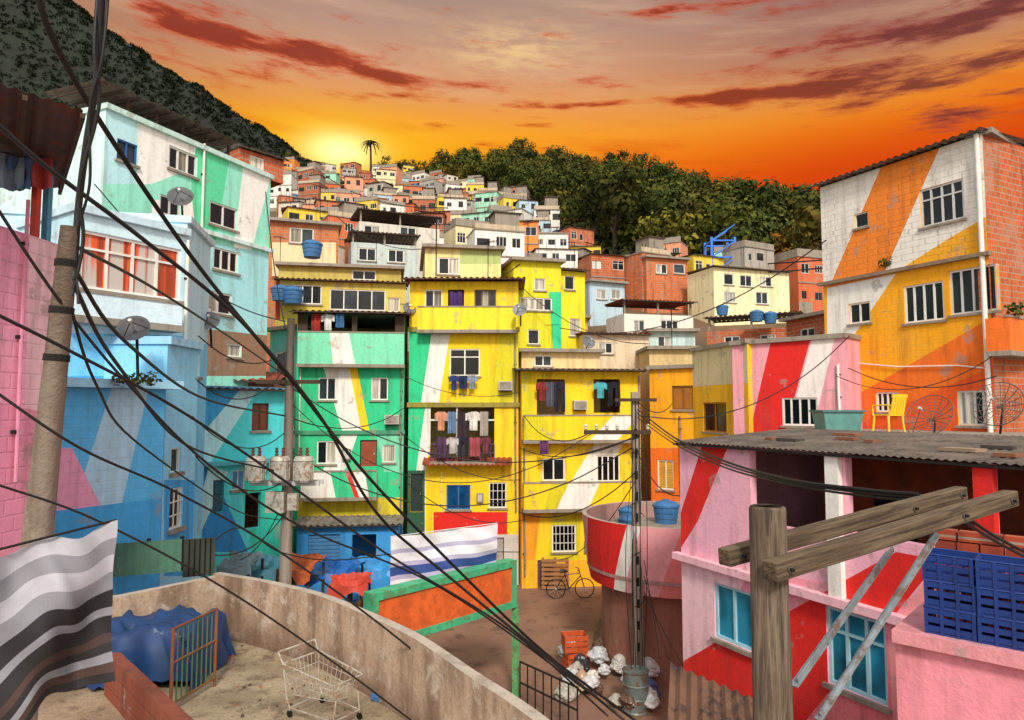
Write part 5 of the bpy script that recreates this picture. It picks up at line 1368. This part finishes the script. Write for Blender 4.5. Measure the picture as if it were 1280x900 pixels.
# ------------------------------------------------------------------ world
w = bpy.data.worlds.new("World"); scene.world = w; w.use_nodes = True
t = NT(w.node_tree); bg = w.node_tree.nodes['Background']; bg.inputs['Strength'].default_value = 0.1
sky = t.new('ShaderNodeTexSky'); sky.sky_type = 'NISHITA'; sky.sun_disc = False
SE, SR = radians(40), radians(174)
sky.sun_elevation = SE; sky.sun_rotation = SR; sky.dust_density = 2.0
gen = t.new('ShaderNodeTexCoord').outputs['Generated']
nv = t.new('ShaderNodeVectorMath', operation='NORMALIZE'); t.put(nv.inputs[0], gen)
sp = t.new('ShaderNodeSeparateXYZ'); t.put(sp.inputs[0], nv.outputs[0])
X, Y, Z = sp.outputs
az = t.m('ARCTAN2', X, Y); el = t.m('ARCSINE', Z)
rp = t.new('ShaderNodeValToRGB'); t.put(rp.inputs[0], el)
stops = [(.0, 'd8500c'), (.26, 'e0540c'), (.31, 'ec680e'), (.35, 'f58218'), (.385, 'f6992c'), (.42, 'eb9c50'), (.46, 'd89a72'), (.51, 'bf9680'), (.58, 'a0887e'), (.66, '84746f'), (.80, '8f8a90')]
cr_ = rp.color_ramp
while len(cr_.elements) < len(stops): cr_.elements.new(.5)
for e_, (p_, hx) in zip(cr_.elements, stops): e_.position = p_; e_.color = lin(hx)
c0_ = rp.outputs[0]
rgt = t.sm(az, .05, .5)
c0_ = t.mix(t.m('MULTIPLY', rgt, t.sm(el, .43, .26)), c0_, lin('d43c0e'))
c0_ = t.mix(t.m('MULTIPLY', rgt, t.sm(el, .36, .48, 0, .7)), c0_, lin('8e5c58'))
lf = t.sm(az, -.25, -.62)
c0_ = t.mix(t.m('MULTIPLY', lf, .5), c0_, lin('845a4c'))
def gauss(a0, e0, sa, se):
    a = t.m('DIVIDE', t.m('SUBTRACT', az, a0), sa); b = t.m('DIVIDE', t.m('SUBTRACT', el, e0), se)
    q = t.m('ADD', t.m('MULTIPLY', a, a), t.m('MULTIPLY', b, b))
    return t.m('EXPONENT', t.m('MULTIPLY', q, -1.0))
def cvec(ax, ex, sk):
    cb = t.new('ShaderNodeCombineXYZ'); t.put(cb.inputs[0], t.m('MULTIPLY', az, ax)); t.put(cb.inputs[1], t.m('ADD', t.m('MULTIPLY', el, ex), t.m('MULTIPLY', az, sk)))
    return cb.outputs[0]
nz = t.noise(cvec(5.0, 28.0, 1.6), 1.5, 8, .64, .1)
nw = t.noise(cvec(3.0, 30.0, 3.4), 1.2, 6, .6, .2)
nf = t.noise(cvec(14.0, 60.0, 4.0), 1.3, 5, .62, .1)
c0_ = t.mix(t.m('MULTIPLY', gauss(-.18, .375, .26, .035), .75), c0_, lin('ffb222'))
c0_ = t.mix(t.m('MULTIPLY', t.sm(nw, .44, .72), t.m('MULTIPLY', t.sm(el, .40, .47), .4)), c0_, lin('e4b894'))
c0_ = t.mix(t.m('MULTIPLY', gauss(0.0, .495, .10, .03), t.m('MULTIPLY', t.sm(nf, .36, .62), .8)), c0_, lin('f4cc90'))
c0_ = t.mix(t.m('MULTIPLY', t.sm(nw, .5, .7), t.m('MULTIPLY', t.sm(el, .43, .36), .5)), c0_, lin('d84c0f'))
bias = None
for (a0, e0, sa, se, amp) in ((-.42, .480, .13, .022, .25), (-.30, .470, .13, .014, .25), (-.44, .435, .10, .010, .2), (-.20, .455, .10, .010, .2), (-.13, .432, .14, .007, .2), (-.05, .455, .05, .010, .2), (.10, .452, .07, .010, .19), (.10, .425, .18, .006, .19), (.30, .418, .07, .010, .22), (.40, .415, .10, .014, .26),
                              (.56, .405, .16, .026, .24), (.50, .452, .14, .016, .2), (.64, .46, .12, .025, .2), (.52, .53, .24, .03, .22), (.25, .53, .12, .012, .16), (.62, .35, .14, .018, .16), (-.02, .40, .14, .005, .14), (-.55, .53, .15, .02, .12)):
    g_ = t.m('MULTIPLY', gauss(a0, e0, sa, se), amp); bias = g_ if bias is None else t.m('ADD', bias, g_)
den = t.m('ADD', t.m('ADD', nz, bias), t.m('MULTIPLY', nf, .15))
cl = t.sm(den, .65, .86)
cc_ = t.mix(t.sm(az, .2, .6), lin('cc4418'), lin('94403a'))
cc_ = t.mix(t.sm(den, .74, .90), cc_, t.mix(t.sm(az, .2, .6), lin('8e2414'), lin('6a2c30')))
c0_ = t.mix(t.m('MULTIPLY', cl, .88), c0_, cc_)
c0_ = t.mix(t.m('MULTIPLY', gauss(-.252, .352, .11, .045), .92), c0_, lin('ffcc20'))
c0_ = t.mix(gauss(-.252, .356, .045, .022), c0_, (1.5, 1.3, .5, 1))
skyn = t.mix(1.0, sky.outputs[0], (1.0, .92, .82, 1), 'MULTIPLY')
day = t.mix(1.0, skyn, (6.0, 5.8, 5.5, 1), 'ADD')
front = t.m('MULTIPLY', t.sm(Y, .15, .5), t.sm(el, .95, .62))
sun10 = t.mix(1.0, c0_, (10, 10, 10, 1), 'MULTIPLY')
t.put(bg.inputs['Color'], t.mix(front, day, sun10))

sl = bpy.data.lights.new('sun', 'SUN'); sl.energy = 2.8; sl.angle = radians(9); sl.color = (1, .93, .82)
so = bpy.data.objects.new('sun', sl); col.objects.link(so)
dirs = Vector((sin(SR)*cos(SE), cos(SR)*cos(SE), sin(SE)))
so.rotation_euler = dirs.to_track_quat('Z', 'Y').to_euler(); so.location = (0, -5, 60)
print('houses', nh, 'trees', nt, 'cand', len(cand))
